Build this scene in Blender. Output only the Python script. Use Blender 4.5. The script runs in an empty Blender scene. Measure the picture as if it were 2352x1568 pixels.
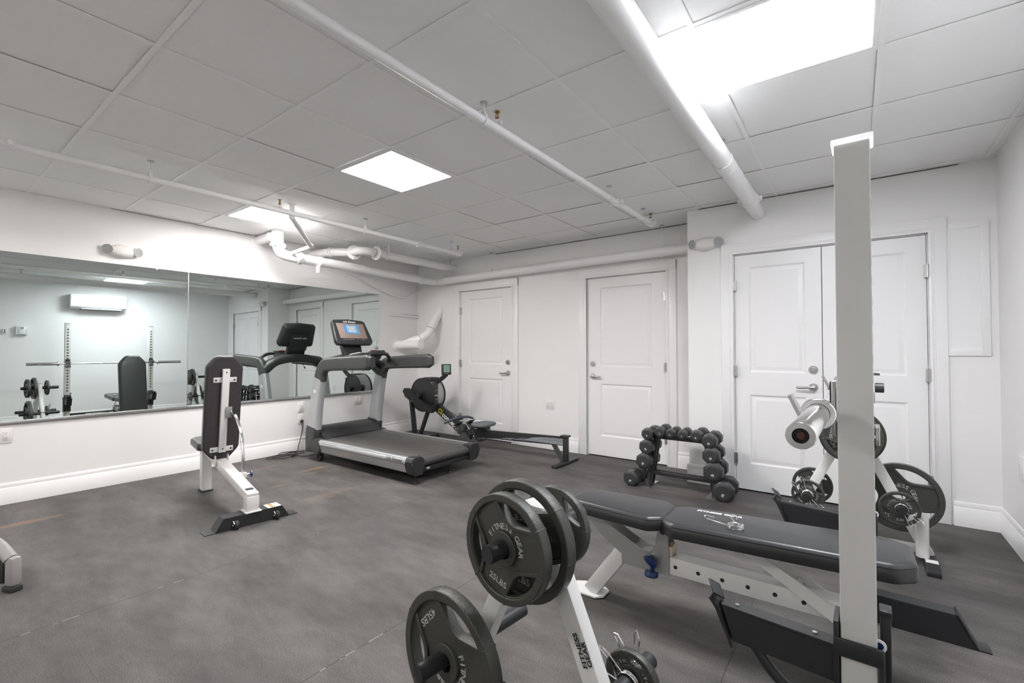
import bpy, bmesh, math, random
from mathutils import Vector as V, Matrix
random.seed(7)
PI = math.pi
SC = bpy.context.scene
COL = SC.collection
# ------------------------------------------------------------------ camera
cam_d = bpy.data.cameras.new('camera'); cam = bpy.data.objects.new('camera', cam_d); COL.objects.link(cam)
yaw, pitch, roll, fpx = 0.637576, 0.018366, -0.001207, 1062.175
fw = V((-math.sin(yaw)*math.cos(pitch), math.cos(yaw)*math.cos(pitch), math.sin(pitch)))
rt0 = V((math.cos(yaw), math.sin(yaw), 0)); up0 = rt0.cross(fw)
rt = rt0*math.cos(roll)+up0*math.sin(roll); up = -rt0*math.sin(roll)+up0*math.cos(roll)
cam.matrix_world = Matrix(((rt.x, up.x, -fw.x, 0), (rt.y, up.y, -fw.y, 0), (rt.z, up.z, -fw.z, 1.225), (0, 0, 0, 1)))
cam_d.sensor_width = 36; cam_d.lens = fpx/2352*36; cam_d.clip_start = 0.02
SC.camera = cam
# ------------------------------------------------------------------ world, exposure
w = bpy.data.worlds.new('world'); SC.world = w; w.use_nodes = True
w.node_tree.nodes['Background'].inputs[0].default_value = (1, 1, 1, 1)
w.node_tree.nodes['Background'].inputs[1].default_value = 0.0
SC.view_settings.view_transform = 'Standard'; SC.view_settings.look = 'None'
SC.view_settings.gamma = 1; SC.view_settings.use_curve_mapping = False
SC.view_settings.exposure = 1.93
LAMP_WARM = (1.0, 0.95, 0.935); LAMP_COOL = (0.95, 0.975, 1.03)
LAMP_POWER = 16.0

# ------------------------------------------------------------------ materials
def nodes(name):
    m = bpy.data.materials.new(name); m.use_nodes = True
    n = m.node_tree.nodes; return m, n, m.node_tree.links, n['Principled BSDF']
def mat(name, col, rough=.5, metal=0, bump=0, bscale=200, var=0, vscale=8, spec=.5, coat=0):
    m, n, l, b = nodes(name)
    b.inputs['Base Color'].default_value = (*col, 1); b.inputs['Roughness'].default_value = rough
    b.inputs['Metallic'].default_value = metal; b.inputs['Specular IOR Level'].default_value = spec
    b.inputs['Coat Weight'].default_value = coat
    tc = n.new('ShaderNodeTexCoord')
    if bump:
        t = n.new('ShaderNodeTexNoise'); t.inputs['Scale'].default_value = bscale; t.inputs['Detail'].default_value = 3
        l.new(tc.outputs['Object'], t.inputs['Vector'])
        bp = n.new('ShaderNodeBump'); bp.inputs['Strength'].default_value = bump; bp.inputs['Distance'].default_value = .002
        l.new(t.outputs['Fac'], bp.inputs['Height']); l.new(bp.outputs['Normal'], b.inputs['Normal'])
    t = n.new('ShaderNodeTexNoise'); t.inputs['Scale'].default_value = vscale; t.inputs['Detail'].default_value = 4
    l.new(tc.outputs['Object'], t.inputs['Vector'])
    mx = n.new('ShaderNodeMixRGB'); v = var or .03
    mx.inputs[1].default_value = (*[c*(1-v) for c in col], 1); mx.inputs[2].default_value = (*[min(1, c*(1+v)) for c in col], 1)
    l.new(t.outputs['Fac'], mx.inputs[0]); l.new(mx.outputs[0], b.inputs['Base Color'])
    return m
def emit(name, col, s):
    m, n, l, b = nodes(name); b.inputs['Base Color'].default_value = (.9, .9, .9, 1) if s > 2 else (.03, .03, .03, 1)
    b.inputs['Emission Color'].default_value = (*col, 1); b.inputs['Emission Strength'].default_value = s; return m
M = {}
M['wall'] = mat('wall_paint', (.85, .843, .836), .55, bump=.05, bscale=300, var=.01)
M['trim'] = mat('trim_paint', (.86, .855, .85), .32, var=.01)
M['door'] = mat('door_paint', (.86, .857, .853), .35, var=.01)
M['tile'] = mat('ceiling_tile', (.91, .91, .905), .9, bump=.25, bscale=500, var=.015, vscale=30)
M['tbar'] = mat('ceiling_grid', (.92, .917, .91), .5)
M['gap'] = mat('dark_gap', (.03, .03, .03), .9)
M['pipew'] = mat('pipe_paint', (.88, .878, .872), .38, var=.015)
M['pvc'] = mat('pvc', (.90, .885, .87), .35)
M['white'] = mat('white_powdercoat', (.72, .72, .70), .35, bump=.05, bscale=400)
M['post'] = mat('rack_powdercoat', (.66, .66, .63), .4, bump=.05, bscale=400)
M['black'] = mat('black_powdercoat', (.022, .023, .025), .42, bump=.15, bscale=500)
M['blackp'] = mat('black_plastic', (.028, .029, .031), .45, bump=.1, bscale=300)
M['rubber'] = mat('black_rubber', (.03, .03, .03), .75, bump=.1)
M['vinyl'] = mat('black_vinyl', (.028, .029, .031), .38, bump=.12, bscale=260, coat=.08)
M['padback'] = mat('pad_back_fabric', (.045, .04, .042), .95, bump=.4, bscale=350, var=.25, vscale=60)
M['iron'] = mat('hammertone_iron', (.074, .077, .068), .27, .4, bump=.6, bscale=420, var=.12, vscale=200)
M['letter'] = mat('silver_lettering', (.50, .50, .48), .4, .4)
M['chrome'] = mat('chrome', (.80, .80, .80), .12, 1.0, var=.04)
M['steel'] = mat('brushed_steel', (.55, .55, .54), .3, 1.0)
M['greyplate'] = mat('grey_zinc_plate', (.40, .40, .39), .35, .5)
M['brass'] = mat('brass', (.40, .24, .09), .3, 1.0)
M['blue'] = mat('blue_plastic', (.012, .035, .14), .3)
M['silver'] = mat('silver_plastic', (.46, .47, .48), .33, .35, var=.03)
M['alu'] = mat('brushed_aluminium', (.60, .61, .62), .28, .8)
M['tmgrey'] = mat('charcoal_plastic', (.048, .051, .051), .42, bump=.1, bscale=500)
M['belt'] = mat('treadmill_belt', (.06, .058, .055), .7, bump=.2, bscale=600, var=.3, vscale=6)
M['deckstep'] = mat('foot_rail_rubber', (.085, .082, .078), .6, bump=.2)
M['urethane'] = mat('dumbbell_urethane', (.035, .036, .037), .38, bump=.1, bscale=500)
M['outlet'] = mat('outlet_plastic', (.80, .78, .76), .35)
M['yellow'] = mat('yellow_print', (.62, .60, .05), .5)
M['whitep'] = mat('white_print', (.75, .75, .75), .5)
M['dark'] = mat('dark_print', (.02, .02, .02), .5)
M['bronze'] = mat('bronze_bezel', (.36, .28, .24), .35, .3)
M['graphic'] = mat('grey_graphic', (.30, .32, .34), .4)
M['boot'] = mat('dark_grey_plastic', (.034, .036, .037), .4, bump=.1, bscale=500)
M['grey_shell'] = mat('light_grey_shell', (.33, .32, .31), .45)
M['orange'] = mat('orange_print', (.75, .25, .03), .5)
M['red'] = mat('red_button', (.6, .03, .03), .4)
M['green'] = mat('green_button', (.1, .4, .08), .4)
M['cap'] = mat('white_cap', (.86, .86, .86), .35)
M['plywood'] = mat('plywood', (.62, .52, .40), .6, var=.1)
M['steelseat'] = mat('rower_seat_foam', (.13, .15, .16), .55)
M['handleblue'] = mat('rower_grip', (.07, .09, .12), .5)
M['lens'] = mat('lamp_lens', (.36, .38, .37), .35, .2, bump=1, bscale=110, var=.5, vscale=160)
M['clear'] = mat('clear_cover', (.75, .78, .78), .15)
M['screen'] = emit('console_screen', (.12, .33, .62), .24)
M['screenw'] = emit('console_screen_graphic', (.5, .66, .78), .24)
M['lcd'] = emit('monitor_lcd', (.16, .27, .20), .22)
M['lampw'] = emit('warm_led_diffuser', LAMP_WARM, LAMP_POWER)
M['lampfill'] = emit('added_fill_diffuser', LAMP_WARM, LAMP_POWER*.6)  # glow of the added fill panels behind the camera
M['lampl'] = emit('bright_warm_led_diffuser', LAMP_WARM, LAMP_POWER*.95)
M['lampc'] = emit('cool_led_diffuser', LAMP_COOL, LAMP_POWER*.90)
def mirror_mat(name, dl, ep):      # the sheet is glued slightly out of true, its surface normal leans a little
    m, n, l, b = nodes(name)
    b.inputs['Base Color'].default_value = (.67, .735, .715, 1); b.inputs['Metallic'].default_value = 1; b.inputs['Roughness'].default_value = 0.0
    c = n.new('ShaderNodeCombineXYZ'); v = V((1, dl, ep)).normalized()
    for i in range(3): c.inputs[i].default_value = v[i]
    l.new(c.outputs[0], b.inputs['Normal']); return m
M['mirror1'] = mirror_mat('mirror_silvering_near', -.031, .006)
M['mirror2'] = mirror_mat('mirror_silvering_far', -.017, .002)
def translucent(name, col):
    m, n, l, b = nodes(name); t = n.new('ShaderNodeBsdfTranslucent'); t.inputs[0].default_value = (*col, 1)
    mx = n.new('ShaderNodeMixShader'); mx.inputs[0].default_value = .6; b.inputs['Base Color'].default_value = (*col, 1); b.inputs['Roughness'].default_value = .4
    l.new(b.outputs[0], mx.inputs[1]); l.new(t.outputs[0], mx.inputs[2]); l.new(mx.outputs[0], n['Material Output'].inputs[0]); return m
M['transcap'] = translucent('translucent_plastic', (.97, .97, .97))
def floor_mat():
    m, n, l, b = nodes('rubber_floor'); N = n.new
    tc = N('ShaderNodeTexCoord'); sep = N('ShaderNodeSeparateXYZ'); l.new(tc.outputs['Object'], sep.inputs[0])
    def noise(scale, detail=4, vec=None, rough=.6):
        t = N('ShaderNodeTexNoise'); t.inputs['Scale'].default_value = scale; t.inputs['Detail'].default_value = detail
        t.inputs['Roughness'].default_value = rough
        l.new(vec or tc.outputs['Object'], t.inputs['Vector']); return t.outputs['Fac']
    def ramp(f, p0, c0, p1, c1):
        r = N('ShaderNodeValToRGB'); r.color_ramp.elements[0].position = p0; r.color_ramp.elements[1].position = p1
        r.color_ramp.elements[0].color = (*c0, 1); r.color_ramp.elements[1].color = (*c1, 1); l.new(f, r.inputs[0]); return r.outputs[0]
    def mix(kind, f, a, c):
        x = N('ShaderNodeMixRGB'); x.blend_type = kind
        if isinstance(f, (int, float)): x.inputs[0].default_value = f
        else: l.new(f, x.inputs[0])
        for i, q in ((1, a), (2, c)):
            if isinstance(q, tuple): x.inputs[i].default_value = (*q, 1)
            else: l.new(q, x.inputs[i])
        return x.outputs[0]
    def mth(op, a, b2=None, c=None):
        x = N('ShaderNodeMath'); x.operation = op
        for i, q in enumerate((a, b2, c)):
            if q is None: continue
            if isinstance(q, (int, float)): x.inputs[i].default_value = q
            else: l.new(q, x.inputs[i])
        return x.outputs[0]
    mp = N('ShaderNodeMapping'); mp.inputs['Rotation'].default_value = (0, 0, .5); mp.inputs['Scale'].default_value = (1, 2.4, 1)
    l.new(tc.outputs['Object'], mp.inputs['Vector'])
    base = ramp(noise(1.1, 8, mp.outputs[0], .62), .30, (.044, .041, .0385), .70, (.132, .122, .115))
    base = mix('MIX', ramp(noise(.9, 2), .45, (0, 0, 0), .65, (.45, .45, .45)), base, (.078, .077, .079))
    grain = ramp(noise(260, 3, None, .8), .38, (.40, .40, .40), .64, (1.85, 1.85, 1.85)); base = mix('MULTIPLY', .8, base, grain)
    base = mix('MULTIPLY', .6, base, ramp(noise(2.4, 10, mp.outputs[0], .70), .34, (.56, .56, .56), .68, (1.42, 1.42, 1.42)))
    # orange rust streaks and pale scuffs
    mp2 = N('ShaderNodeMapping'); mp2.inputs['Rotation'].default_value = (0, 0, .25); mp2.inputs['Scale'].default_value = (4.0, .9, 1); mp2.inputs['Location'].default_value = (3.3, 1.2, 0)
    l.new(tc.outputs['Object'], mp2.inputs['Vector'])
    st = ramp(noise(1.6, 3, mp2.outputs[0]), .66, (0, 0, 0), .78, (.65, .65, .65))
    left = mth('LESS_THAN', sep.outputs['X'], -3.3); st = mix('MULTIPLY', 1, st, left)
    base = mix('MIX', st, base, (.30, .19, .105))
    for cx, cy, rx, ry, am in ((-4.77, .53, .055, .34, .9), (-4.50, 2.64, .05, .20, 1.0), (-4.95, 2.30, .05, .30, .5), (-3.62, 2.25, .05, .35, .35), (-1.25, 4.03, .30, .04, .4)):
        dx = mth('DIVIDE', mth('SUBTRACT', sep.outputs['X'], cx), rx); dy = mth('DIVIDE', mth('SUBTRACT', sep.outputs['Y'], cy), ry)
        dd = mth('ADD', mth('MULTIPLY', dx, dx), mth('MULTIPLY', dy, dy)); dd = mth('ADD', dd, mth('MULTIPLY', mth('SUBTRACT', noise(9, 4), .5), 1.6))
        base = mix('MIX', mth('MULTIPLY', ramp(dd, .15, (1, 1, 1), 1.0, (0, 0, 0)), am*.5), base, (.27, .17, .10))
    sc = ramp(noise(2.3, 8, mp.outputs[0], .75), .66, (0, 0, 0), .80, (.5, .5, .5))
    base = mix('MIX', sc, base, (.25, .235, .22))
    # mat seams every 1.245 m across and 1.83 m along
    wob = mth('MULTIPLY', mth('SUBTRACT', noise(2, 2), .5), .012)
    sx = mth('ABSOLUTE', mth('SUBTRACT', mth('MULTIPLY', mth('FRACT', mth('ADD', mth('DIVIDE', mth('ADD', mth('ADD', sep.outputs['X'], 10.37), wob), 1.245), .5)), 1.245), .6225))
    col_i = mth('FLOOR', mth('ADD', mth('DIVIDE', mth('ADD', sep.outputs['X'], 10.37), 1.245), 0.0))
    yo = mth('ADD', sep.outputs['Y'], mth('MULTIPLY', mth('MODULO', col_i, 2.0), .9))
    sy = mth('ABSOLUTE', mth('SUBTRACT', mth('MULTIPLY', mth('FRACT', mth('ADD', mth('DIVIDE', mth('ADD', yo, 10.5), 1.83), .5)), 1.83), .915))
    seamd = mth('MAXIMUM', mth('LESS_THAN', sx, .0024), mth('MULTIPLY', mth('LESS_THAN', sy, .0014), .45))
    pale = mth('MULTIPLY', mth('GREATER_THAN', noise(1.7, 3), .52), mth('LESS_THAN', sx, .0034))
    base = mix('MIX', mth('MULTIPLY', seamd, .75), base, (.03, .028, .027))
    base = mix('MIX', mth('MULTIPLY', mth('MULTIPLY', pale, mth('GREATER_THAN', noise(9, 3), .54)), .55), base, (.34, .32, .30))
    l.new(base, b.inputs['Base Color'])
    b.inputs['Roughness'].default_value = .62; b.inputs['Specular IOR Level'].default_value = .35
    bp = N('ShaderNodeBump'); bp.inputs['Strength'].default_value = .12; bp.inputs['Distance'].default_value = .002
    l.new(noise(300, 3), bp.inputs['Height']); l.new(bp.outputs['Normal'], b.inputs['Normal'])
    return m
M['floor'] = floor_mat()

# ------------------------------------------------------------------ geometry helpers
class B:
    def __init__(s): s.b = bmesh.new()
    def box(s, c, d, rot=None, bev=0.0, seg=2):
        r = bmesh.ops.create_cube(s.b, size=1.0); vs = r['verts']
        bmesh.ops.scale(s.b, vec=V(d), verts=vs)
        if bev:
            es = list({e for v in vs for e in v.link_edges})
            k = bmesh.ops.bevel(s.b, geom=es, offset=bev, segments=seg, affect='EDGES', profile=.5)
            vs = list({v for f in k['faces'] for v in f.verts} | {v for v in vs if v.is_valid})
        if rot is not None: bmesh.ops.transform(s.b, matrix=rot.to_4x4() if hasattr(rot, 'to_4x4') else rot, verts=vs)
        bmesh.ops.translate(s.b, vec=V(c), verts=vs); return s
    def bb(s, x0, x1, y0, y1, z0, z1, bev=0.0): return s.box(((x0+x1)/2, (y0+y1)/2, (z0+z1)/2), (abs(x1-x0), abs(y1-y0), abs(z1-z0)), bev=bev)
    def bar(s, p, q, wd, ht, upv=(0, 0, 1), bev=0.0, ext=0.0):     # box beam from p to q
        p, q = V(p), V(q); d = (q-p).normalized(); L = (q-p).length+2*ext
        side = d.cross(V(upv)); side = side.normalized() if side.length > 1e-5 else V((1, 0, 0)); u = side.cross(d)
        R = Matrix((side, d, u)).transposed(); return s.box((p+q)/2, (wd, L, ht), R, bev)
    def cyl(s, p, q, r, r2=None, seg=24, cap=True, bev=0):
        p, q = V(p), V(q); d = q-p
        k = bmesh.ops.create_cone(s.b, cap_ends=cap, segments=seg, radius1=r, radius2=r if r2 is None else r2, depth=d.length)
        R = d.to_track_quat('Z', 'Y').to_matrix().to_4x4()
        if bev:
            es = [e for e in {e for v in k['verts'] for e in v.link_edges} if len([f for f in e.link_faces if len(f.verts) > 4]) == 1]
            kk = bmesh.ops.bevel(s.b, geom=es, offset=bev, segments=2, affect='EDGES')
            vs = list({v for f in kk['faces'] for v in f.verts} | {v for v in k['verts'] if v.is_valid})
        else: vs = k['verts']
        bmesh.ops.transform(s.b, matrix=Matrix.Translation((p+q)/2) @ R, verts=vs); return s
    def tube(s, pts, r, seg=10, cyc=False, cap=True):
        return s.sweep(pts, [(math.cos(a)*r, math.sin(a)*r) for a in [2*PI*i/seg for i in range(seg)]], cyc=cyc, cap=cap)
    def sweep(s, pts, sec, upv=None, scales=None, cyc=False, cap=True):
        pts = [V(p) for p in pts]; n = len(pts); rings = []; prev = None
        for i, p in enumerate(pts):
            if cyc: t = (pts[(i+1) % n]-pts[i-1]).normalized()
            else: t = (pts[min(i+1, n-1)]-pts[max(i-1, 0)]).normalized()
            if upv is not None: u = V(upv)
            elif prev is None: u = V((0, 0, 1)) if abs(t.z) < .9 else V((0, 1, 0))
            else: u = prev
            a = t.cross(u); a = a.normalized() if a.length > 1e-6 else V((1, 0, 0)); u = a.cross(t).normalized(); prev = u
            sc = scales[i] if scales else (1, 1)
            if not isinstance(sc, tuple): sc = (sc, sc)
            rings.append([s.b.verts.new(p+a*(x*sc[0])+u*(y*sc[1])) for x, y in sec])
        m = len(sec)
        for i in range(n if cyc else n-1):
            r0, r1 = rings[i], rings[(i+1) % n]
            for j in range(m): s.b.faces.new((r0[j], r0[(j+1) % m], r1[(j+1) % m], r1[j]))
        if cap and not cyc: s.b.faces.new(rings[0][::-1]); s.b.faces.new(rings[-1])
        return s
    def prism(s, poly, axis, a0, a1, bev=0.0):     # polygon in the two other axes, extruded along axis
        def P(u, v, a): return {'x': (a, u, v), 'y': (u, a, v), 'z': (u, v, a)}[axis]
        r0 = [s.b.verts.new(P(u, v, a0)) for u, v in poly]; r1 = [s.b.verts.new(P(u, v, a1)) for u, v in poly]; n = len(poly)
        fs = [s.b.faces.new(r0), s.b.faces.new(r1[::-1])]
        for i in range(n): fs.append(s.b.faces.new((r0[i], r1[i], r1[(i+1) % n], r0[(i+1) % n])))
        if bev: bmesh.ops.bevel(s.b, geom=list({e for f in fs for e in f.edges}), offset=bev, segments=2, affect='EDGES')
        return s
    def lathe(s, prof, p=(0, 0, 0), d=(0, 0, 1), seg=28):   # profile of (r, h) about direction d
        R = V(d).to_track_quat('Z', 'Y').to_matrix(); p = V(p); rings = []
        for r, h in prof:
            rings.append([s.b.verts.new(p+R @ V((r*math.cos(a), r*math.sin(a), h))) for a in [2*PI*i/seg for i in range(seg)]] if r > 1e-6 else [s.b.verts.new(p+R @ V((0, 0, h)))])
        for r0, r1 in zip(rings, rings[1:]):
            for j in range(seg):
                k = (j+1) % seg; q = [r0[j], r0[k], r1[k], r1[j]] if len(r0) > 1 and len(r1) > 1 else ([r0[0], r1[k], r1[j]] if len(r0) == 1 else [r0[j], r0[k], r1[0]])
                s.b.faces.new(q)
        return s
    def stack(s, outline, layers):                 # convex outline, layers of (z, inset)
        n = len(outline); c = V((sum(p[0] for p in outline)/n, sum(p[1] for p in outline)/n)); rings = []
        for z, ins in layers:
            ring = []
            for i in range(n):
                p = V(outline[i]); a = V(outline[i-1]); d = V(outline[(i+1) % n])
                e1 = (p-a).normalized(); e2 = (d-p).normalized(); nn = V((-(e1.y+e2.y), e1.x+e2.x)).normalized()
                if (c-p).dot(nn) < 0: nn = -nn
                k = ins/max(.35, abs(nn.dot(V((-e1.y, e1.x))))) ; ring.append(s.b.verts.new((p.x+nn.x*k, p.y+nn.y*k, z)))
            rings.append(ring)
        for r0, r1 in zip(rings, rings[1:]):
            for j in range(n): s.b.faces.new((r0[j], r0[(j+1) % n], r1[(j+1) % n], r1[j]))
        s.b.faces.new(rings[0][::-1]); s.b.faces.new(rings[-1]); return s
    def sph(s, c, r, sc=(1, 1, 1), seg=20):
        k = bmesh.ops.create_uvsphere(s.b, u_segments=seg, v_segments=seg//2, radius=r)
        bmesh.ops.scale(s.b, vec=V(sc), verts=k['verts']); bmesh.ops.translate(s.b, vec=V(c), verts=k['verts']); return s
    def mesh(s, me, mtx=None):
        n0 = len(s.b.verts); s.b.from_mesh(me); s.b.verts.ensure_lookup_table()
        if mtx is not None: bmesh.ops.transform(s.b, matrix=mtx, verts=s.b.verts[n0:])
        return s
    def xf(s, mtx): bmesh.ops.transform(s.b, matrix=mtx, verts=s.b.verts[:]); return s
MW = {}
def build(name, b, material, parent=None, world=True, sharp=38, label=None):
    if parent is not None and world and parent.name in MW: b.xf(MW[parent.name].inverted())
    bmesh.ops.recalc_face_normals(b.b, faces=b.b.faces[:])
    me = bpy.data.meshes.new(name); b.b.to_mesh(me); b.b.free()
    for k in (material if isinstance(material, list) else [material]): me.materials.append(M[k] if isinstance(k, str) else k)
    for p in me.polygons: p.use_smooth = True
    me.set_sharp_from_angle(angle=math.radians(sharp))
    o = bpy.data.objects.new(name, me); COL.objects.link(o)
    if parent is not None:
        o.parent = parent
        if parent.name in MW: MW[o.name] = MW[parent.name]
    if label: o['label'] = label
    return o
def thing(name, label, cat, loc=(0, 0, 0), rz=0, group=None):
    o = bpy.data.objects.new(name, None); COL.objects.link(o); o.empty_display_size = .1
    o.location = loc; o.rotation_euler = (0, 0, rz); o['label'] = label; o['category'] = cat
    if group: o['group'] = group
    MW[o.name] = Matrix.Translation(V(loc)) @ Matrix.Rotation(rz, 4, 'Z'); return o
def tag(o, label, cat, group=None):
    o['label'] = label; o['category'] = cat
    if group: o['group'] = group
    return o
def struct(name, b, m, label=None, cat=None):
    o = build(name, b, m); o['kind'] = 'structure'
    if label: o['label'] = label
    if cat: o['category'] = cat
    return o
def local(pt): return pt
_tc = {}
def glyphs(txt, size=1.0, ext=.01, bold=0.0, align='CENTER', shear=0.0):
    key = (txt, ext, bold, align, shear)
    if key not in _tc:
        c = bpy.data.curves.new('t', 'FONT'); c.body = txt; c.align_x = align; c.align_y = 'CENTER'; c.extrude = ext; c.offset = bold; c.shear = shear; c.resolution_u = 3
        o = bpy.data.objects.new('t', c); COL.objects.link(o); bpy.context.view_layer.update()
        _tc[key] = bpy.data.meshes.new_from_object(o.evaluated_get(bpy.context.evaluated_depsgraph_get()))
        bpy.data.objects.remove(o)
    return _tc[key]
def frame(o, xd, yd, size=1.0, sx=1.0):
    xd, yd = V(xd).normalized(), V(yd).normalized(); nd = xd.cross(yd)
    m = Matrix((xd*size*sx, yd*size, nd*size)).transposed().to_4x4(); m.translation = V(o); return m
def text(b, txt, o, xd, yd, size, sx=1.0, ext=.01, bold=0.0, align='CENTER', shear=0.0): return b.mesh(glyphs(txt, 1, ext, bold, align, shear), frame(o, xd, yd, size, sx))
def curve2d(splines, ext, bev=0.0):
    c = bpy.data.curves.new('c', 'CURVE'); c.dimensions = '2D'; c.fill_mode = 'BOTH'; c.extrude = ext; c.bevel_depth = bev; c.bevel_resolution = 1
    for sp in splines:
        q = c.splines.new('POLY'); q.points.add(len(sp)-1); q.use_cyclic_u = True
        for i, (x, y) in enumerate(sp): q.points[i].co = (x, y, 0, 1)
    o = bpy.data.objects.new('c', c); COL.objects.link(o); bpy.context.view_layer.update()
    me = bpy.data.meshes.new_from_object(o.evaluated_get(bpy.context.evaluated_depsgraph_get())); bpy.data.objects.remove(o); return me
def circ(r, n=64, a0=0): return [(r*math.cos(a0+2*PI*i/n), r*math.sin(a0+2*PI*i/n)) for i in range(n)]
def rrect(wd, ht, r, n=5, cx=0, cy=0):
    o = []
    for sx, sy, a in ((1, 1, 0), (-1, 1, PI/2), (-1, -1, PI), (1, -1, 3*PI/2)):
        for i in range(n+1):
            t = a+PI/2*i/n; o.append((cx+sx*(wd/2-r)+r*math.cos(t), cy+sy*(ht/2-r)+r*math.sin(t)))
    return o
def bez(pts, n=8):       # Catmull-Rom through points
    P = [V(p) for p in pts]; P = [P[0]*2-P[1]]+P+[P[-1]*2-P[-2]]; o = []
    for i in range(1, len(P)-2):
        for k in range(n):
            t = k/n; a, b2, c, d = P[i-1], P[i], P[i+1], P[i+2]
            o.append(.5*((2*b2)+(c-a)*t+(2*a-5*b2+4*c-d)*t*t+(3*b2-3*c+d-a)*t**3))
    o.append(P[-2]); return o

# ================================================================== THE SETTING
XM, YB, YJ, XJ, XR, YF, H = -5.46, 4.90, 4.46, -1.25, 0.785, -2.2, 2.525
T = .12
struct('floor', B().bb(XM-T, XR+T, YF-T, YB+T, -.1, 0), 'floor')
struct('wall_left', B().bb(XM-T, XM, YF-T, YB+T, 0, H+.1), 'wall')
struct('wall_right', B().bb(XR, XR+T, YF-T, YB+T, 0, H+.1), 'wall')
struct('wall_front', B().bb(XM, XR, YF-T, YF, 0, H+.1), 'wall')
def wall_with_openings(y0, x0, x1, ops, name):
    b = B(); x = x0
    for a, c, h in ops:
        b.bb(x, a, y0, y0+T, 0, H+.1); b.bb(a, c, y0, y0+T, h, H+.1); b.bb(a, c, y0+.09, y0+T, 0, h); x = c
    b.bb(x, x1, y0, y0+T, 0, H+.1); return b
D1 = (-4.555, -3.63); D2 = (-2.53, -1.595); D3 = (-.858, .432); DH = 2.065
struct('wall_back', wall_with_openings(YB, XM, XR, [(D1[0], D1[1], DH), (D2[0], D2[1], DH)], 'wb'), 'wall')
jb = wall_with_openings(YJ, XJ, XR, [(D3[0], D3[1], DH)], 'wj'); jb.bb(XJ, XJ+T, YJ+T, YB, 0, H+.1)
struct('wall_back_right', jb, 'wall')
# ceiling: tiles lying in a T-bar grid, openings where the light panels sit
GX = [-3.003+.622*k for k in range(-5, 8)]; GY = [.668+.6185*k for k in range(-6, 9)]
LIGHTS = {(-3, 2): 'l', (0, 2): 'w', (4, 2): 'c', (-3, -3): 'd', (1, -3): 'd'}  # the two dim cells are added fill light, out of view
def gi(x): return -3.003+.622*x
def gj(y): return .668+.6185*y
cb = B(); lights_cells = set(LIGHTS)
for i in range(-5, 8):
    for j in range(-6, 9):
        if (i, j) in lights_cells: continue
        x0, x1, y0, y1 = gi(i)+.0035, gi(i+1)-.0035, gj(j)+.0035, gj(j+1)-.0035
        x0, x1, y0, y1 = max(x0, XM), min(x1, XR), max(y0, YF), min(y1, YB)
        if x1-x0 < .02 or y1-y0 < .02: continue
        z = H+random.choice([.004, .005, .007, .004]); cb.bb(x0, x1, y0, y1, z, z+.012)
ceil = struct('ceiling', cb, 'tile')
gb = B()
for i in range(-4, 8):
    x = gi(i)
    if XM < x < XR: gb.bb(x-.0115, x+.0115, YF, YB, H, H+.003)
for j in range(-5, 8):
    y = gj(j)
    if YF < y < YB: gb.bb(XM, XR, y-.0115, y+.0115, H-.0004, H+.0026)
for c in (gb,):
    c.bb(XM, XM+.012, YF, YB, H, H+.003); c.bb(XR-.012, XR, YF, YB, H, H+.003)
struct('trim_1', gb, 'tbar')
struct('trim_2', B().bb(XM, XR, YF, YB, H+.06, H+.08), 'gap')
# dark strips painted in as the shadow lines between the tiles and the walls
gp = B(); gp.bb(XM+.001, XM+.009, 1.2, 2.6, H-.002, H-.0005); gp.bb(-3.9, XJ, YB-.011, YB-.001, H-.003, H-.0006); gp.bb(XJ+.1, .6, YJ-.010, YJ-.001, H-.003, H-.0006)
struct('shadow_strip', gp, 'gap')
# baseboards
def base_x(name, x, sgn, y0, y1):
    p = [(0, 0), (.016, 0), (.016, .125), (.010, .133), (.012, .150), (.006, .165), (0, .168)]
    struct(name, B().prism([(x+sgn*u, v) for u, v in p], 'y', y0, y1), 'trim')
def base_y(b, y, x0, x1):
    p = [(0, 0), (.016, 0), (.016, .125), (.010, .133), (.012, .150), (.006, .165), (0, .168)]
    return b.prism([(y-u, v) for u, v in p], 'x', x0, x1)
base_x('baseboard_left', XM, 1, YF, YB); base_x('baseboard_right', XR, -1, YF, YJ)
bb_ = B()
for a, c in ((XM, D1[0]-.11), (D1[1]+.11, D2[0]-.11), (D2[1]+.11, XJ)): base_y(bb_, YB, a, c)
struct('baseboard_back', bb_, 'trim')
bb_ = B(); base_y(bb_, YJ, XJ-.016, D3[0]-.12); base_y(bb_, YJ, D3[1]+.11, XR)
bb_.prism([(XJ-u, v) for u, v in [(0, 0), (.016, 0), (.016, .125), (.010, .133), (.012, .150), (.006, .165), (0, .168)]], 'y', YJ, YB)
struct('baseboard_back_right', bb_, 'trim')
bb_ = B(); p_ = [(0, 0), (.016, 0), (.016, .125), (.010, .133), (.012, .150), (.006, .165), (0, .168)]
bb_.prism([(YF+u, v) for u, v in p_], 'x', XM, XR); struct('baseboard_front', bb_, 'trim')
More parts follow.
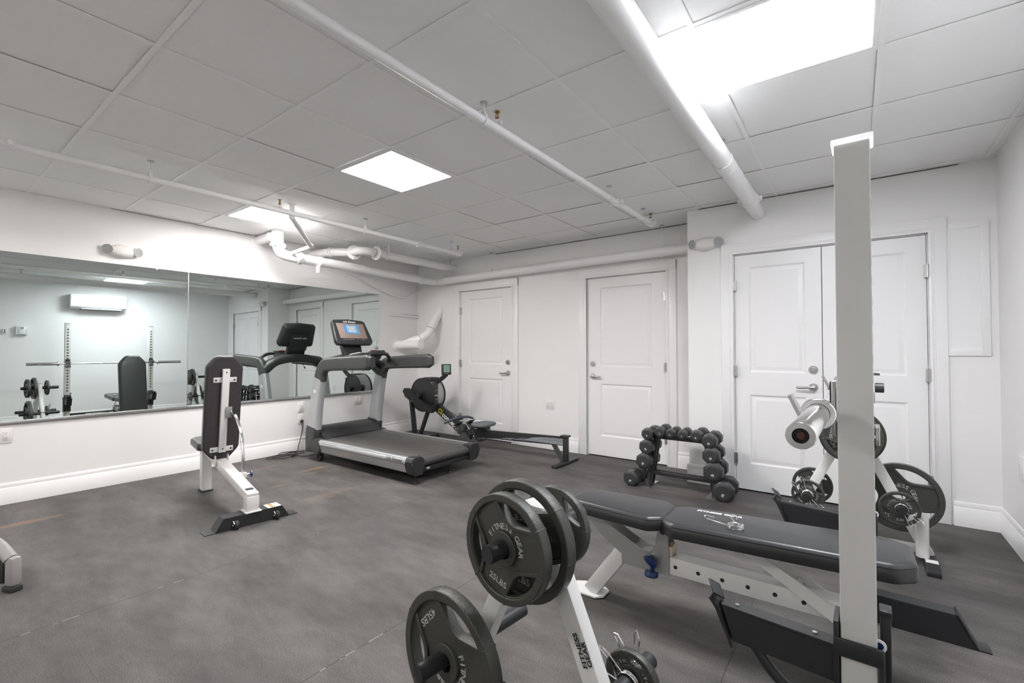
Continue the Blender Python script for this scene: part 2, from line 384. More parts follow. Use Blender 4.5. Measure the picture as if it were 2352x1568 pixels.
# door casings
def casing(name, y, x0, x1, wd=.105):
    b = B()
    for s_, x in ((-1, x0), (1, x1)):
        b.bb(x, x+s_*wd, y-.018, y, 0, DH+wd, bev=.003); b.bb(x+s_*.0, x+s_*.022, y-.024, y, 0, DH+.022, bev=.004)
        b.bb(x+s_*.028, x+s_*.034, y-.021, y, 0, DH+.03, bev=.002)
    b.bb(x0-wd, x1+wd, y-.0185, y, DH, DH+wd, bev=.003); b.bb(x0-.02, x1+.02, y-.0245, y, DH, DH+.022, bev=.004); b.bb(x0-.03, x1+.03, y-.021, y, DH+.028, DH+.034, bev=.002)
    # jambs and stop
    b.bb(x0, x0+.006, y, y+.09, 0, DH); b.bb(x1-.006, x1, y, y+.09, 0, DH); b.bb(x0, x1, y, y+.09, DH-.006, DH)
    struct(name, b, 'trim')
casing('trim_4', YB, *D1); casing('trim_5', YB, *D2); casing('trim_6', YJ, D3[0], D3[1], .10)
# two-panel doors: stiles, rails and raised panels cut out of one moulded skin
def door(name, label, y, x0, x1, hinge, lever=True, knobs=True, hz=(.28, 1.04, 1.79)):
    x0 += .009; x1 -= .009; z0, z1 = .012, DH-.010; yf = y+.010
    L, R = (x0+.155, x1-.155) if x1-x0 > .8 else (x0+.112, x1-.112)
    b = B(); b.bb(x0, x1, yf+.010, yf+.042, z0, z1)
    b.bb(x0, L, yf, yf+.011, z0, z1); b.bb(R, x1, yf, yf+.011, z0, z1)
    for a, c in ((z0, .235), (.835, 1.03), (1.945, z1)): b.bb(L, R, yf, yf+.011, a, c)
    for a, c in ((.235, .835), (1.03, 1.945)):
        # sloped sticking down to a groove, then up to the raised field
        def ring(i0, d0, i1, d1):
            P = [[(L+i, yf+d, a+i), (R-i, yf+d, a+i), (R-i, yf+d, c-i), (L+i, yf+d, c-i)] for i, d in ((i0, d0), (i1, d1))]
            vs = [[b.b.verts.new(q) for q in r] for r in P]
            for k in range(4): b.b.faces.new((vs[0][k], vs[0][(k+1) % 4], vs[1][(k+1) % 4], vs[1][k]))
        ring(0, 0, .014, .009); ring(.014, .009, .022, .009); ring(.022, .009, .048, .002)
        b.bb(L+.048, R-.048, yf+.002, yf+.011, a+.048, c-.048)
    o = struct(name, b, 'door', label)
    hx = x0 if hinge < 0 else x1
    for k in hz:
        hb = B().cyl((hx+hinge*.004, y-.026, k-.048), (hx+hinge*.004, y-.026, k+.048), .0065, seg=10)
        hb.bb(hx-.012, hx+.016, y-.0245, y+.012, k-.045, k+.045)
        build('hinge', hb, 'steel', o, label='brushed steel hinge')
    if not lever: return o
    kx = (x1-.062) if hinge < 0 else (x0+.062)
    db = B().cyl((kx, yf, 1.062), (kx, yf-.012, 1.062), .034, .031, seg=28).cyl((kx, yf-.010, 1.062), (kx, yf-.020, 1.062), .020, .018).box((kx, yf-.022, 1.062), (.006, .008, .022))
    build('deadbolt', db, 'steel', o, label='round steel deadbolt')
    s_ = -1 if hinge < 0 else 1
    lb = B().cyl((kx, yf, .918), (kx, yf-.010, .918), .034, .031, seg=28).cyl((kx, yf-.008, .918), (kx, yf-.045, .918), .019, .014)
    lb.sweep(bez([(kx-s_*.010, yf-.05, .918), (kx+s_*.03, yf-.053, .921), (kx+s_*.075, yf-.050, .916), (kx+s_*.118, yf-.046, .919)]), [(.007*math.cos(a), .010*math.sin(a)) for a in [2*PI*i/12 for i in range(12)]], scales=[1.2]*4+[1.0]*20+[.7])
    build('door_handle', lb, 'steel', o, label='brushed steel lever handle')
    return o
door('door_1', 'white two-panel door in the far left of the back wall, behind the rowing machine', YB, *D1, -1)
door('door_2', 'white two-panel door in the back wall behind the dumbbell rack', YB, *D2, 1)
door('door_3', 'left leaf of the white double door, with lever and deadbolt', YJ, D3[0], -.2005, -1)
door('door_4', 'right leaf of the white double door, behind the rack upright', YJ, -.2135, D3[1], 1, lever=False)
struct('trim_7', B().bb(-.2093, -.2047, YJ+.022, YJ+.052, .01, DH-.01), 'gap')

# access panel beside the double door
t = thing('access_panel', 'flat white framed access panel high on the wall right of the double door', 'access panel', (.64, YJ, 1.18))
b = B(); b.bb(.533, .745, YJ-.012, YJ, 1.18, 1.225, .002); b.bb(.533, .745, YJ-.012, YJ, 2.07, 2.112, .002); b.bb(.700, .745, YJ-.0122, YJ, 1.18, 2.112, .002); b.bb(.533, .545, YJ-.0122, YJ, 1.18, 2.112)
build('frame', b, 'trim', t); build('door_panel', B().bb(.54, .702, YJ-.007, YJ, 1.22, 2.075), 'door', t)

# ------------------------------------------------------------------ ceiling light panels
LL = {(-3, 2): ('warm white square ceiling light panel nearest the mirror wall, above the white pipes', 'l'),
      (0, 2): ('warm white square ceiling light panel in the middle of the room between the thin pipes', 'w'),
      (4, 2): ('bright cool white square ceiling light panel on the right above the squat rack', 'c'),
      (-3, -3): ('added unseen fill light panel at the front left of the room', 'd'), (1, -3): ('added unseen fill light panel at the front middle of the room', 'd')}  # both panels added behind the camera to lift the front faces
for (i, j), (lab, k) in LL.items():
    x0, x1, y0, y1 = gi(i), gi(i+1), gj(j), gj(j+1)
    t = thing('ceiling_light', lab, 'light', ((x0+x1)/2, (y0+y1)/2, H), group='square LED ceiling panels')
    f = B(); a = .012; e = .032
    f.bb(x0+a, x1-a, y0+a, y0+e, H-.004, H+.01, .002); f.bb(x0+a, x1-a, y1-e, y1-a, H-.004, H+.01, .002)
    f.bb(x0+a, x0+e, y0+e, y1-e, H-.004, H+.01, .002); f.bb(x1-e, x1-a, y0+e, y1-e, H-.004, H+.01, .002)
    build('frame', f, 'trim', t)
    build('diffuser', B().bb(x0+e, x1-e, y0+e, y1-e, H+.002, H+.008), {'l': 'lampl', 'w': 'lampw', 'c': 'lampc', 'd': 'lampfill'}[k], t)

# ------------------------------------------------------------------ mirror, two sheets in a metal channel
MG = 'wall mirror sheets'
for lab, y0, y1, mm in (('large mirror sheet on the left wall nearest the camera, showing the rack and wall unit', -1.6, 1.8165, 'mirror1'), ('large mirror sheet on the left wall behind the treadmill', 1.8195, 4.165, 'mirror2')):
    t = thing('wall_mirror', lab, 'mirror', (XM, (y0+y1)/2, .66))
    build('glass', B().bb(XM, XM+.006, y0, y1, .655, 2.022), mm, t)
    ch = B().bb(XM, XM+.012, y0, y1, .630, .662, .001); build('bottom_channel', ch, 'steel', t, label='thin metal channel along the lower edge')
    ed = B().bb(XM, XM+.0065, y1-.0015 if y0 < 0 else y0-.001, y1+.0005 if y0 < 0 else y0+.001, .66, 2.022)
    build('edge_strip', ed, 'steel', t)
    for yy in ((1.55, ) if y0 < 0 else (3.95, 2.6)): build('clip', B().bb(XM, XM+.010, yy-.008, yy+.008, 2.012, 2.028), 'steel', t, label='small metal mirror clip')

# ================================================================== PIPES
def hanger(parent, x, y, z, r, axis, rod=.004):
    b = B().cyl((x, y, z+r+.01), (x, y, H+.01), rod, seg=8)
    ax = V((0, 1, 0)) if axis == 'y' else V((1, 0, 0)); sd = V((1, 0, 0)) if axis == 'y' else V((0, 1, 0))
    pts = []; R = r+.003
    for k in range(17):
        a = PI*(1.15)*(k/16)-PI*.075+PI; pts.append(V((x, y, z))+sd*(R*math.cos(a))+V((0, 0, 1))*(R*math.sin(a)))
    path = [V((x, y, z+r+.032))]+pts[::1]+[V((x, y, z+r+.032))]
    b.sweep(path, [(-.0015, -.010), (.0015, -.010), (.0015, .010), (-.0015, .010)], upv=ax)
    b.cyl((x, y, z+r+.022), (x, y, z+r+.042), .008, seg=6)
    h = build('hanger', b, 'pipew', parent)
    build('escutcheon', B().cyl((x, y, H-.004), (x, y, H+.002), .020, seg=20), 'steel', h, label='small steel ceiling rose')
def coupling(parent, c, d, r, w=.045):
    c = V(c); d = V(d).normalized(); sd = d.cross(V((0, 0, 1))); sd = sd.normalized() if sd.length > .1 else V((1, 0, 0))
    b = B().cyl(c-d*w/2, c+d*w/2, r+.010, seg=28, bev=.003)
    for s_ in (-1, 1):
        q = c+sd*s_*(r+.018); b.box(q, (.026, .026, .026), bev=.004); b.cyl(q-V((0, 0, .026)), q+V((0, 0, .022)), .005, seg=8); b.cyl(q+V((0, 0, .010)), q+V((0, 0, .020)), .009, seg=6)
    return build('coupling', b, 'pipew', parent)
def sprinkler(parent, x, y, z):   # upright head on top of the branch pipe
    m = B().cyl((x, y, z), (x, y, z+.022), .017, seg=16).sweep([(x-.03, y, z+.004), (x+.03, y, z+.004)], rrect(.02, .01, .003))
    s_ = build('saddle', m, 'pipew', parent)
    b = B().cyl((x, y, z+.02), (x, y, z+.036), .010, seg=12)
    for k in (-1, 1): b.tube([(x+k*.010, y, z+.034), (x+k*.012, y, z+.048), (x+k*.004, y, z+.066)], .002, 6)
    b.cyl((x, y, z+.034), (x, y, z+.066), .0025, seg=8); b.cyl((x, y, z+.066), (x, y, z+.069), .016, seg=18)
    build('sprinkler_head', b, 'brass', parent, label='brass upright sprinkler head')
def thin_pipe(lab, x, z, y0, y1, hangs, coups, sprs, r=.0225):
    t = thing('sprinkler_pipe', lab, 'pipe', (x, y0, z), group='thin sprinkler pipes under the ceiling')
    build('pipe', B().cyl((x, y0, z), (x, y1, z), r, seg=24), 'pipew', t)
    for y in hangs: hanger(t, x, y, z, r, 'y')
    for y in coups: coupling(t, (x, y, z), (0, 1, 0), r)
    for y in sprs: sprinkler(t, x, y, z+r)
thin_pipe('thin white sprinkler pipe nearest the mirror wall', -3.88, 2.403, YF, 4.165, (-.9, 1.06, 2.80, 4.02), (.40, 3.50, 4.15), (1.95, 4.13))
thin_pipe('thin white sprinkler pipe crossing the middle of the ceiling', -1.555, 2.435, YF, 4.37, (-.2, 1.853, 3.40, 4.14), (3.56, 4.34), (1.965, 4.33))
for c_ in ():
    pass
t = thing('drain_pipe', 'thick white pipe along the ceiling on the right, entering the wall above the double door', 'pipe', (-.648, YF, 2.405))
b = B().cyl((-.648, YF, 2.405), (-.648, 3.98, 2.405), .057, seg=36).tube(bez([(-.648, 3.96, 2.405), (-.655, 4.2, 2.405), (-.665, 4.46, 2.405)], 6), .0555, 36)
build('pipe', b, 'pipew', t)
hanger(t, -.648, 3.07, 2.405, .057, 'y'); hanger(t, -.648, .9, 2.405, .057, 'y'); coupling(t, (-.650, 4.02, 2.405), (0, 1, 0), .057, .05)
build('seam', B().cyl((-.648, 3.20, 2.405), (-.648, 3.205, 2.405), .0582, seg=36), 'pipew', t)
# pipe along the back wall and down the mirror wall
PX, PZ, PY = -4.985, 2.262, 4.80
t = thing('drain_pipe', 'white pipe running along the top of the back wall over the two single doors', 'pipe', (XJ, PY, PZ))
r_ = .052
b = B().cyl((XJ, PY-.005, PZ-.01), (-4.80, PY-.005, PZ-.035), r_, seg=32); build('pipe', b, 'pipew', t)
hanger(t, -1.606, PY, PZ-.012, r_, 'x'); hanger(t, -3.9, PY, PZ-.026, r_, 'x'); coupling(t, (-4.80, PY-.005, PZ-.035), (1, 0, 0), r_, .05)
t = thing('drain_pipe', 'large white pipe with elbow and flanged couplings running beside the mirror wall', 'pipe', (PX, 2.6, PZ))
b = B().tube(bez([(PX-.02, 2.50, 2.50), (PX-.02, 2.50, 2.38), (PX-.02, 2.505, 2.33), (PX-.015, 2.55, 2.275), (PX-.01, 2.65, 2.255), (PX, 2.80, 2.252), (PX, 3.6, 2.245), (PX, 4.55, 2.235), (PX+.01, 4.66, 2.232), (PX+.055, 4.76, 2.230), (PX+.16, 4.795, 2.228), (PX+.19, 4.796, 2.228)], 8), .055, 32)
build('pipe', b, 'pipew', t)
b = B().cyl((PX-.02, 2.50, 2.345), (PX-.02, 2.50, 2.375), .080, seg=32, bev=.004)
for a in (.3, 1.9, 3.4, 5.0): b.cyl((PX-.02+.07*math.cos(a), 2.5+.07*math.sin(a), 2.335), (PX-.02+.07*math.cos(a), 2.5+.07*math.sin(a), 2.385), .009, seg=6)
build('flange', b, 'pipew', t)
coupling(t, (PX-.003, 2.73, 2.253), (0, 1, 0), .056, .055); coupling(t, (PX, 4.53, 2.236), (0, 1, 0), .055, .05)
b = B().cyl((PX, 2.965, 2.252), (PX, 3.0, 2.252), .059, seg=32).box((PX+.01, 2.945, 2.16), (.045, .025, .085), bev=.004).box((PX+.03, 2.945, 2.195), (.06, .01, .02))
build('strap', b, 'cap', t, label='white strap with a small valve body under the pipe')
b = B(); b.tube(bez([(PX-.02, 2.50, 2.50), (PX-.05, 2.50, 2.53)], 3), .054, 28); b.cyl((PX-.02, 2.50, 2.475), (XM, 2.50, 2.475), .050, seg=28); b.cyl((PX-.17, 2.5, 2.475), (PX-.13, 2.5, 2.475), .06, seg=28)
b.cyl((XM, 2.50, 2.475), (XM+.012, 2.5, 2.475), .085, seg=28)
build('wall_branch', b, 'pipew', t)
t = thing('drain_pipe', 'upper white pipe with two bulky flanged couplings in the far left ceiling corner', 'pipe', (-4.72, 3.4, 2.40))
UZ = 2.405; UX = -4.66
b = B().tube(bez([(XM, 3.15, 2.42), (-5.2, 3.18, 2.42), (-5.02, 3.25, 2.415), (-4.86, 3.36, 2.405)], 6), .048, 28)
b.tube(bez([(-4.86, 3.36, 2.405), (-4.80, 3.30, 2.40), (-4.70, 3.30, 2.40), (-4.64, 3.40, 2.402), (UX, 3.50, 2.404), (UX, 3.62, UZ)], 6), .047, 28)
b.cyl((UX, 3.55, UZ), (UX, YB, UZ), .050, seg=30); build('pipe', b, 'pipew', t)
for c, d in (((-4.83, 3.33, 2.402), (.75, -.6, 0)), ((-4.655, 3.52, 2.403), (-.1, 1, 0))):
    c, d = V(c), V(d).normalized(); b = B().lathe([(.05, -.03), (.066, -.03), (.066, -.012), (.084, -.012), (.084, .012), (.066, .012), (.066, .03), (.05, .03)], c, d, 32)
    b.box(c+V((0, 0, -.072)), (.03, .03, .03), bev=.005); build('coupling', b, 'pipew', t)
for c, d in (((-5.12, 3.20, 2.418), (1, .25, 0)),): coupling(t, c, d, .048, .05)
for y in (3.66, 4.78):
    b = B().sweep([(UX+.057, y, H), (UX+.057, y, UZ)]+[(UX+.057*math.cos(a), y, UZ-.057*math.sin(a)) for a in [PI*k/10 for k in range(1, 8)]], [(-.002, -.014), (.002, -.014), (.002, .014), (-.002, .014)], upv=(0, 1, 0))
    build('strap', b, 'pipew', t)
t = thing('drain_pipe', 'slim white drain dropping from the ceiling and slanting behind the thin sprinkler pipe', 'pipe', (-3.95, 2.1, 2.5))
DP = [(-4.03, 2.135, 2.53), (-4.03, 2.135, 2.43), (-4.035, 2.137, 2.415), (-4.08, 2.19, 2.39), (-4.55, 2.60, 2.325), (-4.575, 2.63, 2.32)]
b = B().tube(DP, .022, 20).tube([(-4.57, 2.625, 2.325), (-4.60, 2.63, 2.31), (-4.95, 2.62, 2.285)], .021, 20); build('pipe', b, 'pipew', t)
b = B().cyl(V(DP[0]), V(DP[0])+V((0, 0, -.008)), .034, seg=24).cyl((-4.03, 2.135, 2.46), (-4.03, 2.135, 2.42), .026, seg=20).sph(DP[-1], .027).sph(DP[2], .027); build('fitting', b, 'pipew', t)
# PVC clean-out with branch in the corner
t = thing('vent_pipe', 'white plastic pipe with capped end branching up into the far corner wall', 'pipe', (XM, 4.5, 1.30))
CY = 4.50
b = B().cyl((XM, CY, 1.300), (-4.99, CY, 1.305), .062, seg=36)
b.tube(bez([(-5.30, CY+.005, 1.31), (-5.16, CY+.03, 1.355), (-5.06, CY+.08, 1.39), (-4.99, CY+.16, 1.45), (-4.975, 4.74, 1.56), (-4.97, 4.96, 1.90)], 8), .060, 32)
build('pipe', b, 'pvc', t)
b = B().cyl((-5.02, CY, 1.304), (-4.935, CY, 1.305), .068, seg=36, bev=.004).box((-4.934, CY, 1.305), (.012, .022, .022), bev=.003); build('end_cap', b, 'pvc', t, label='round screw-in end cap')
b = B().cyl((XM, CY, 1.300), (XM+.014, CY, 1.300), .090, seg=36, bev=.003); build('wall_flange', b, 'pvc', t)
b = B(); 
for p, d in (((-5.05, CY+.085, 1.395), (.6, .7, .45)), ((-4.975, 4.72, 1.535), (.02, .5, .85))):
    b.cyl(V(p)-V(d).normalized()*.004, V(p)+V(d).normalized()*.004, .0615, seg=32)
build('seam', b, 'greyplate', t)
t = thing('conduit', 'pair of short white conduit pipes on the mirror wall just before the corner', 'pipe', (XM+.02, 4.33, 1.745))
build('lower_tube', B().tube([(XM-.012, 4.30, 1.744), (XM+.02, 4.45, 1.742), (XM+.03, YB, 1.735)], .014, 14), 'pipew', t); build('upper_tube', B().tube([(XM-.012, 4.58, 1.775), (XM+.012, 4.66, 1.773), (XM+.018, YB, 1.768)], .010, 14), 'pipew', t)
o = build('cable', B().tube(bez([(-5.42, 3.62, 2.27), (-5.42, 3.78, 2.225), (-5.42, 4.1, 2.10), (-5.42, 4.45, 2.015), (-5.42, 4.65, 2.025), (-5.42, 4.82, 2.10), (-5.40, 4.92, 2.17)], 8), .0115, 12), 'pipew')
tag(o, 'painted cable sagging between the pipe and the far corner of the mirror wall', 'cable')

# ================================================================== WALL FITTINGS
def em_light(lab, c, n):      # twin-head emergency light, n = outward wall normal
    t = thing('emergency_light', lab, 'light', c, 0, 'twin-head emergency lights'); c = V(c); n = V(n); s_ = V((0, 0, 1)).cross(n)
    R = Matrix((s_, V((0, 0, 1)), n)).transposed().to_4x4(); R.translation = c
    b = B(); out = [(.108*math.cos(a), .062*math.sin(a)*(1-.0*abs(math.cos(a)))) for a in [2*PI*i/40 for i in range(40)]]
    b.stack(out, [(0, 0), (.024, 0), (.044, .007), (.058, .020), (.064, .036)]); b.xf(R); build('housing', b, 'outlet', t)
    for dx in (-.108, .108):
        d = V((dx*5.5, -.12, 1.0)).normalized(); q = V((dx, .004, .038))
        h = B().lathe([(0, -.034), (.026, -.030), (.041, -.010), (.045, .008), (.041, .012)], q, d, 28); h.xf(R); hd = build('lamp_head', h, 'outlet', t)
        g = B().lathe([(0, .010), (.040, .010), (.040, .005)], q, d, 24); g.xf(R); build('lens', g, 'lens', hd, label='ribbed clear lamp lens')
em_light('white twin-head emergency light above the mirror', (XM, 1.283, 2.142), (1, 0, 0))
em_light('white twin-head emergency light left of the double door', (-1.083, YJ, 2.192), (0, -1, 0))
def plate_dev(name, lab, cat, c, n, w_, h_, kind, group=None):
    t = thing(name, lab, cat, c, 0, group); n = V(n); s_ = V((0, 0, 1)).cross(n); R = Matrix((s_, V((0, 0, 1)), n)).transposed().to_4x4(); R.translation = V(c)
    b = B().box((0, 0, .003), (w_, h_, .006), bev=.002); b.xf(R); build('cover_plate', b, 'outlet', t)
    xs = (-w_*.21, w_*.21) if w_ > .1 else (0,)
    for x in xs:
        b = B().box((x, 0, .007), (.033, .067, .006), bev=.0015); b.xf(R)
        rc = build('rocker' if kind == 's' else 'receptacle', b, 'outlet', t)
        if kind == 'o':
            s2 = B()
            for z in (-.019, .019):
                for dx in (-.006, .006): s2.box((x+dx, z+.004, .0104), (.002, .008, .001))
                s2.cyl((x, z-.006, .0099), (x, z-.006, .0109), .0024, seg=8)
            s2.xf(R); build('slot', s2, 'dark', rc)
    return t
plate_dev('wall_outlet', 'white double-width wall outlet at the far left edge under the mirror', 'outlet', (XM, .545, .545), (1, 0, 0), .125, .118, 'o')
plate_dev('wall_outlet', 'upper white wall outlet behind the treadmill cord', 'outlet', (XM, 3.022, .527), (1, 0, 0), .078, .120, 'o')
plate_dev('wall_outlet', 'lower white wall outlet with the treadmill cord plugged in', 'outlet', (XM, 3.022, .382), (1, 0, 0), .078, .112, 'o')
plate_dev('light_switch', 'white double rocker switch under the mirror, seen through the treadmill frame', 'switch', (XM, 3.833, .546), (1, 0, 0), .125, .112, 's')
plate_dev('wall_outlet', 'double wall outlet between the two single doors', 'outlet', (-3.037, YB, .545), (0, -1, 0), .125, .110, 'o')
plate_dev('light_switch', 'white switch plate on the right wall at the frame edge', 'switch', (XR, 3.985, .52), (-1, 0, 0), .10, .15, 's')
# air conditioner, seen in the mirror
t = thing('air_conditioner', 'white wall-mounted air conditioner on the right wall, seen only in the mirror', 'air conditioner', (XR, 1.99, 2.07))
b = B().prism([(XR, 2.07), (XR-.17, 2.085), (XR-.205, 2.115), (XR-.21, 2.30), (XR-.19, 2.34), (XR, 2.34)], 'y', 1.59, 2.39, bev=.008); build('housing', b, 'cap', t)
build('louver', B().bar((XR-.165, 1.74, 2.070), (XR-.165, 2.32, 2.070), .055, .008), 'cap', t)
build('vent_slot', B().bb(XR-.16, XR-.05, 1.74, 2.32, 2.062, 2.072), 'dark', t)
t = thing('thermostat', 'thermostat under a clear box on the right wall, seen only in the mirror', 'thermostat', (XR, 1.0, 1.65))
build('cover', B().bb(XR-.055, XR, .925, 1.075, 1.575, 1.725, .006), 'clear', t); build('control', B().bb(XR-.062, XR-.05, .965, 1.035, 1.585, 1.715, .003), 'cap', t); build('display', B().bb(XR-.0635, XR-.06, .98, 1.02, 1.675, 1.705), 'greyplate', t)
t = thing('wall_sensor', 'small square sensor beside the thermostat, seen only in the mirror', 'sensor', (XR, .8, 1.64))
build('housing', B().bb(XR-.03, XR, .775, .825, 1.60, 1.67, .003), 'cap', t); build('button', B().cyl((XR-.033, .8, 1.65), (XR-.029, .8, 1.65), .010).cyl((XR-.033, .8, 1.62), (XR-.029, .8, 1.62), .010), 'dark', t)

# ================================================================== WEIGHT PLATES
def lens_pts(ac, ro, ri, half, n=14):
    o = []
    for k in range(n+1):
        a = ac-half+2*half*k/n; o.append((ro*math.cos(a), ro*math.sin(a)))
    for k in range(1, n):
        t_ = 1-2*k/n; a = ac+half*t_*.98; r = ri+(ro-ri)*abs(t_)**2.2*.95; o.append((r*math.cos(a), r*math.sin(a)))
    return o
def plate(lab, D, c, phi, rot, txt, th=None, group=None, letters=True, brand=True):
    """olympic grip plate: centre c, turned phi about z, marks turned rot (degrees)"""
    R = D/2; th = th or .016+D*.045; k = R/.16; wr = math.radians(rot)
    t = thing('weight_plate', lab, 'weight plate', c, phi, group)
    up_ = Matrix(((1, 0, 0, 0), (0, 0, -1, 0), (0, 1, 0, 0), (0, 0, 0, 1)))
    wins = [wr+i*2*PI/3 for i in range(3)]; hub = .0265
    ro, ri, half = R*.865, R*.52, .60
    web = curve2d([circ(R*.93, 72), circ(hub, 32)]+[lens_pts(a, ro-.002, ri+.001, half-.005) for a in wins], th*.22)
    rim = curve2d([circ(R-.003, 72), circ(R*.865+.002, 72)], th*.5-.003, .003)
    hb = curve2d([circ(hub+.024*max(.6, k*.8), 40), circ(hub, 40)], th*.5-.002, .002)
    b = B(); b.mesh(web, up_); b.mesh(rim, up_); b.mesh(hb, up_)
    for a in wins:
        bd = curve2d([lens_pts(a, ro+.002, ri-R*.065, half+.10), lens_pts(a, ro-.003, ri, half)], th*.36, .0015); b.mesh(bd, up_)
    for i in range(3):        # small raised bars across the rim
        for s_ in (-1, 1):
            a = wins[i]+s_*(half+.02); ca, sa = math.cos(a), math.sin(a)
            b.box((R*.93*ca, 0, R*.93*sa), (.006, th*1.06, R*.145), Matrix.Rotation(PI/2-a, 3, 'Y').to_4x4(), bev=.001)
    build('casting', b, 'iron', t, world=False, sharp=50)
    if not letters: return t
    for side in ((-1, 1) if D > .28 else (-1,)):
        b = B(); rr = hub+.024*max(.6, k*.8)+.0145*k; sz = .024*k if D > .2 else .018*k+.004
        y = side*(th*.22+.0004); yd0 = 1
        def put(ch, ang, r, s):
            ca, sa = math.cos(ang), math.sin(ang); X = V((sa, 0, -ca)); Z = V((ca, 0, sa))
            if side > 0: X = -X
            text(b, ch, (r*ca, y, r*sa), X, Z, s, 1.15, .035, .01)
        if brand:
            word = 'FITNESS GEAR'; step = 2*PI*.47/len(word)
            for i, ch in enumerate(word):
                if ch != ' ': put(ch, wr+.1-side*-1*0+(-side)*-1*0+(1 if side < 0 else -1)*((len(word)-1)/2-i)*step, rr, sz)
        if brand: build('lettering', b, 'letter', t, world=False, label='raised silver maker name'); b = B()
        w2 = txt
        a0 = wr+PI+.12; rr2 = R*.66
        # weight mark reads outward-up like the brand ring
        cx = V((math.cos(a0)*rr2, y, math.sin(a0)*rr2)); Z = V((-math.cos(a0), 0, -math.sin(a0))); X = V((Z.z, 0, -Z.x))
        if side > 0: X = -X
        text(b, w2, cx, X, Z, sz*1.05, 1.15, .03, .01)
        build('weight_mark', b, 'letter', t, world=False, label='raised silver weight mark')
    return t
def spring_clip(lab, c, ax, rz_, group='wire spring clips'):
    """coil of wire with two loop handles; ax = coil axis, rz_ = angle of the handles round it"""
    t = thing('spring_clip', lab, 'clip', c, 0, group); c = V(c); ax = V(ax).normalized(); u = ax.orthogonal().normalized(); 
    if abs(ax.z) < .5: u = V((0, 0, 1)).cross(ax).normalized()
    v = ax.cross(u); r = .0285
    pts = [c+u*(r*math.cos(a+rz_))+v*(r*math.sin(a+rz_))+ax*(.0055*a/(2*PI)-.008) for a in [2*PI*3*i/72 for i in range(73)]]
    build('coil', B().tube(pts, .0023, 8), 'chrome', t)
    for s_, off in ((0, 0.0), (1, .55)):
        a = rz_+off; d = u*math.cos(a)+v*math.sin(a); tt = -u*math.sin(a)+v*math.cos(a); o = ax*(-.008 if s_ == 0 else .0085)
        p0 = c+d*r+o; b = B().tube([p0, p0+d*.055+tt*.006, p0+d*.075+tt*.003, p0+d*.082-tt*.003+ax*.004*(1 if s_ else -1), p0+d*.075-tt*.008, p0+d*.045-tt*.010], .0022, 8)
        build('handle', b, 'chrome', t)
    return t

# ------------------------------------------------------------------ A-frame plate trees
def plate_tree(lab, c, phi, tag_=False):
    t = thing('plate_tree', lab, 'weight rack', (c[0], c[1], 0), phi)
    ht = .785
    for s_ in (-1, 1):
        b = B().bar((s_*.012, 0, ht-.02), (s_*.350, 0, .045), .055, .045, upv=(0, 1, 0), bev=.004)
        b.b.verts.ensure_lookup_table()
        lg = build('leg', b, 'white', t, world=False)
    build('apex_plate', B().box((0, 0, ht-.02), (.085, .060, .05), bev=.004), 'white', t, world=False)
    for s_ in (-1, 1):
        fo = B().prism([(-.21, 0), (.21, 0), (.21, .022), (.15, .050), (-.15, .050), (-.21, .022)], 'x', s_*.352-.030, s_*.352+.030, bev=.003); fo_ = build('foot', fo, 'black', t, world=False)
        build('label', B().bb(s_*.352-.027, s_*.352+.027, -.135, -.085, .0495, .0512), 'whitep', fo_, world=False, label='white sticker on the foot')
    build('crossbar', B().bb(-.30, .30, -.02, .02, .055, .095, .003), 'white', t, world=False)
    for x, z, a, b_ in ((0, .705, -.20, .22), (-.222, .33, -.25, .19), (.222, .33, -.22, .24)):
        p = B().cyl((x, a, z), (x, b_, z), .0235, seg=28, bev=.003); build('peg', p, 'black', t, world=False, label='black plate peg')
    for s_ in (1,):
        build('barbell_holder', B().lathe([(.030, 0), (.030, .24), (.025, .24), (.025, .01)], (s_*.318, -.060, .052), (0, 0, 1), 28), 'white', t, world=False)
    return t
TC = (-.733, 1.11); TP = -.108
def tw(s, u, z): return (TC[0]-.108*s+.994*u, TC[1]-.994*s-.108*u, z)
t1 = plate_tree('white A-frame plate tree in the foreground loaded with dark iron plates', TC, TP)
b = B(); q = V((.3, -.0285, 0))
ld = V((.36, 0, -.765)).normalized(); nd = V((.765, 0, .36)).normalized(); ctr = V((.171, -.0280, .460))
text(b, 'FITNESS', ctr+nd*-.008+ld*.0, -ld, V((-nd.x, 0, -nd.z)), .019, 1.25, .01, .03)
b2 = V((0, 0, 0))
build('lettering', b, 'dark', t1, world=False, label='black maker name on the leg'); b = B(); text(b, 'GEAR', ctr+nd*.009+ld*.010, -ld, V((-nd.x, 0, -nd.z)), .019, 1.25, .01, .03)
build('lettering', b, 'dark', t1, world=False, label='black maker name on the leg')
PG = 'iron plates on the foreground tree'
plate('25 lb iron plate, frontmost on the top peg of the foreground tree', .284, tw(.128, 0, .7027), TP, 68, '25LBS', .034, PG)
plate('wider iron plate right behind the 25 lb plate on the foreground tree', .325, tw(.058, 0, .7027), TP, 78, '35LBS', .036, PG)
plate('iron plate on the far side of the foreground tree top peg, beside the bench', .228, tw(-.088, 0, .7027), TP, 40, '10LBS', .026, PG)
plate('45 lb iron plate on the lower left peg of the foreground tree', .392, tw(.150, -.205, .3275), TP, -52, '45LBS', .040, PG)
plate('small iron plate low on the right of the foreground tree, held by spring clips', .155, tw(-.135, .222, .3275), TP, 75, '10LBS', .024, PG)
pn = V((-.108, -.994, 0))
spring_clip('spring clip in front of the small plate on the foreground tree', tw(-.112, .222, .33), -pn, 0.0)
spring_clip('spring clip behind the small plate on the foreground tree', tw(-.160, .222, .33), -pn, 1.0)

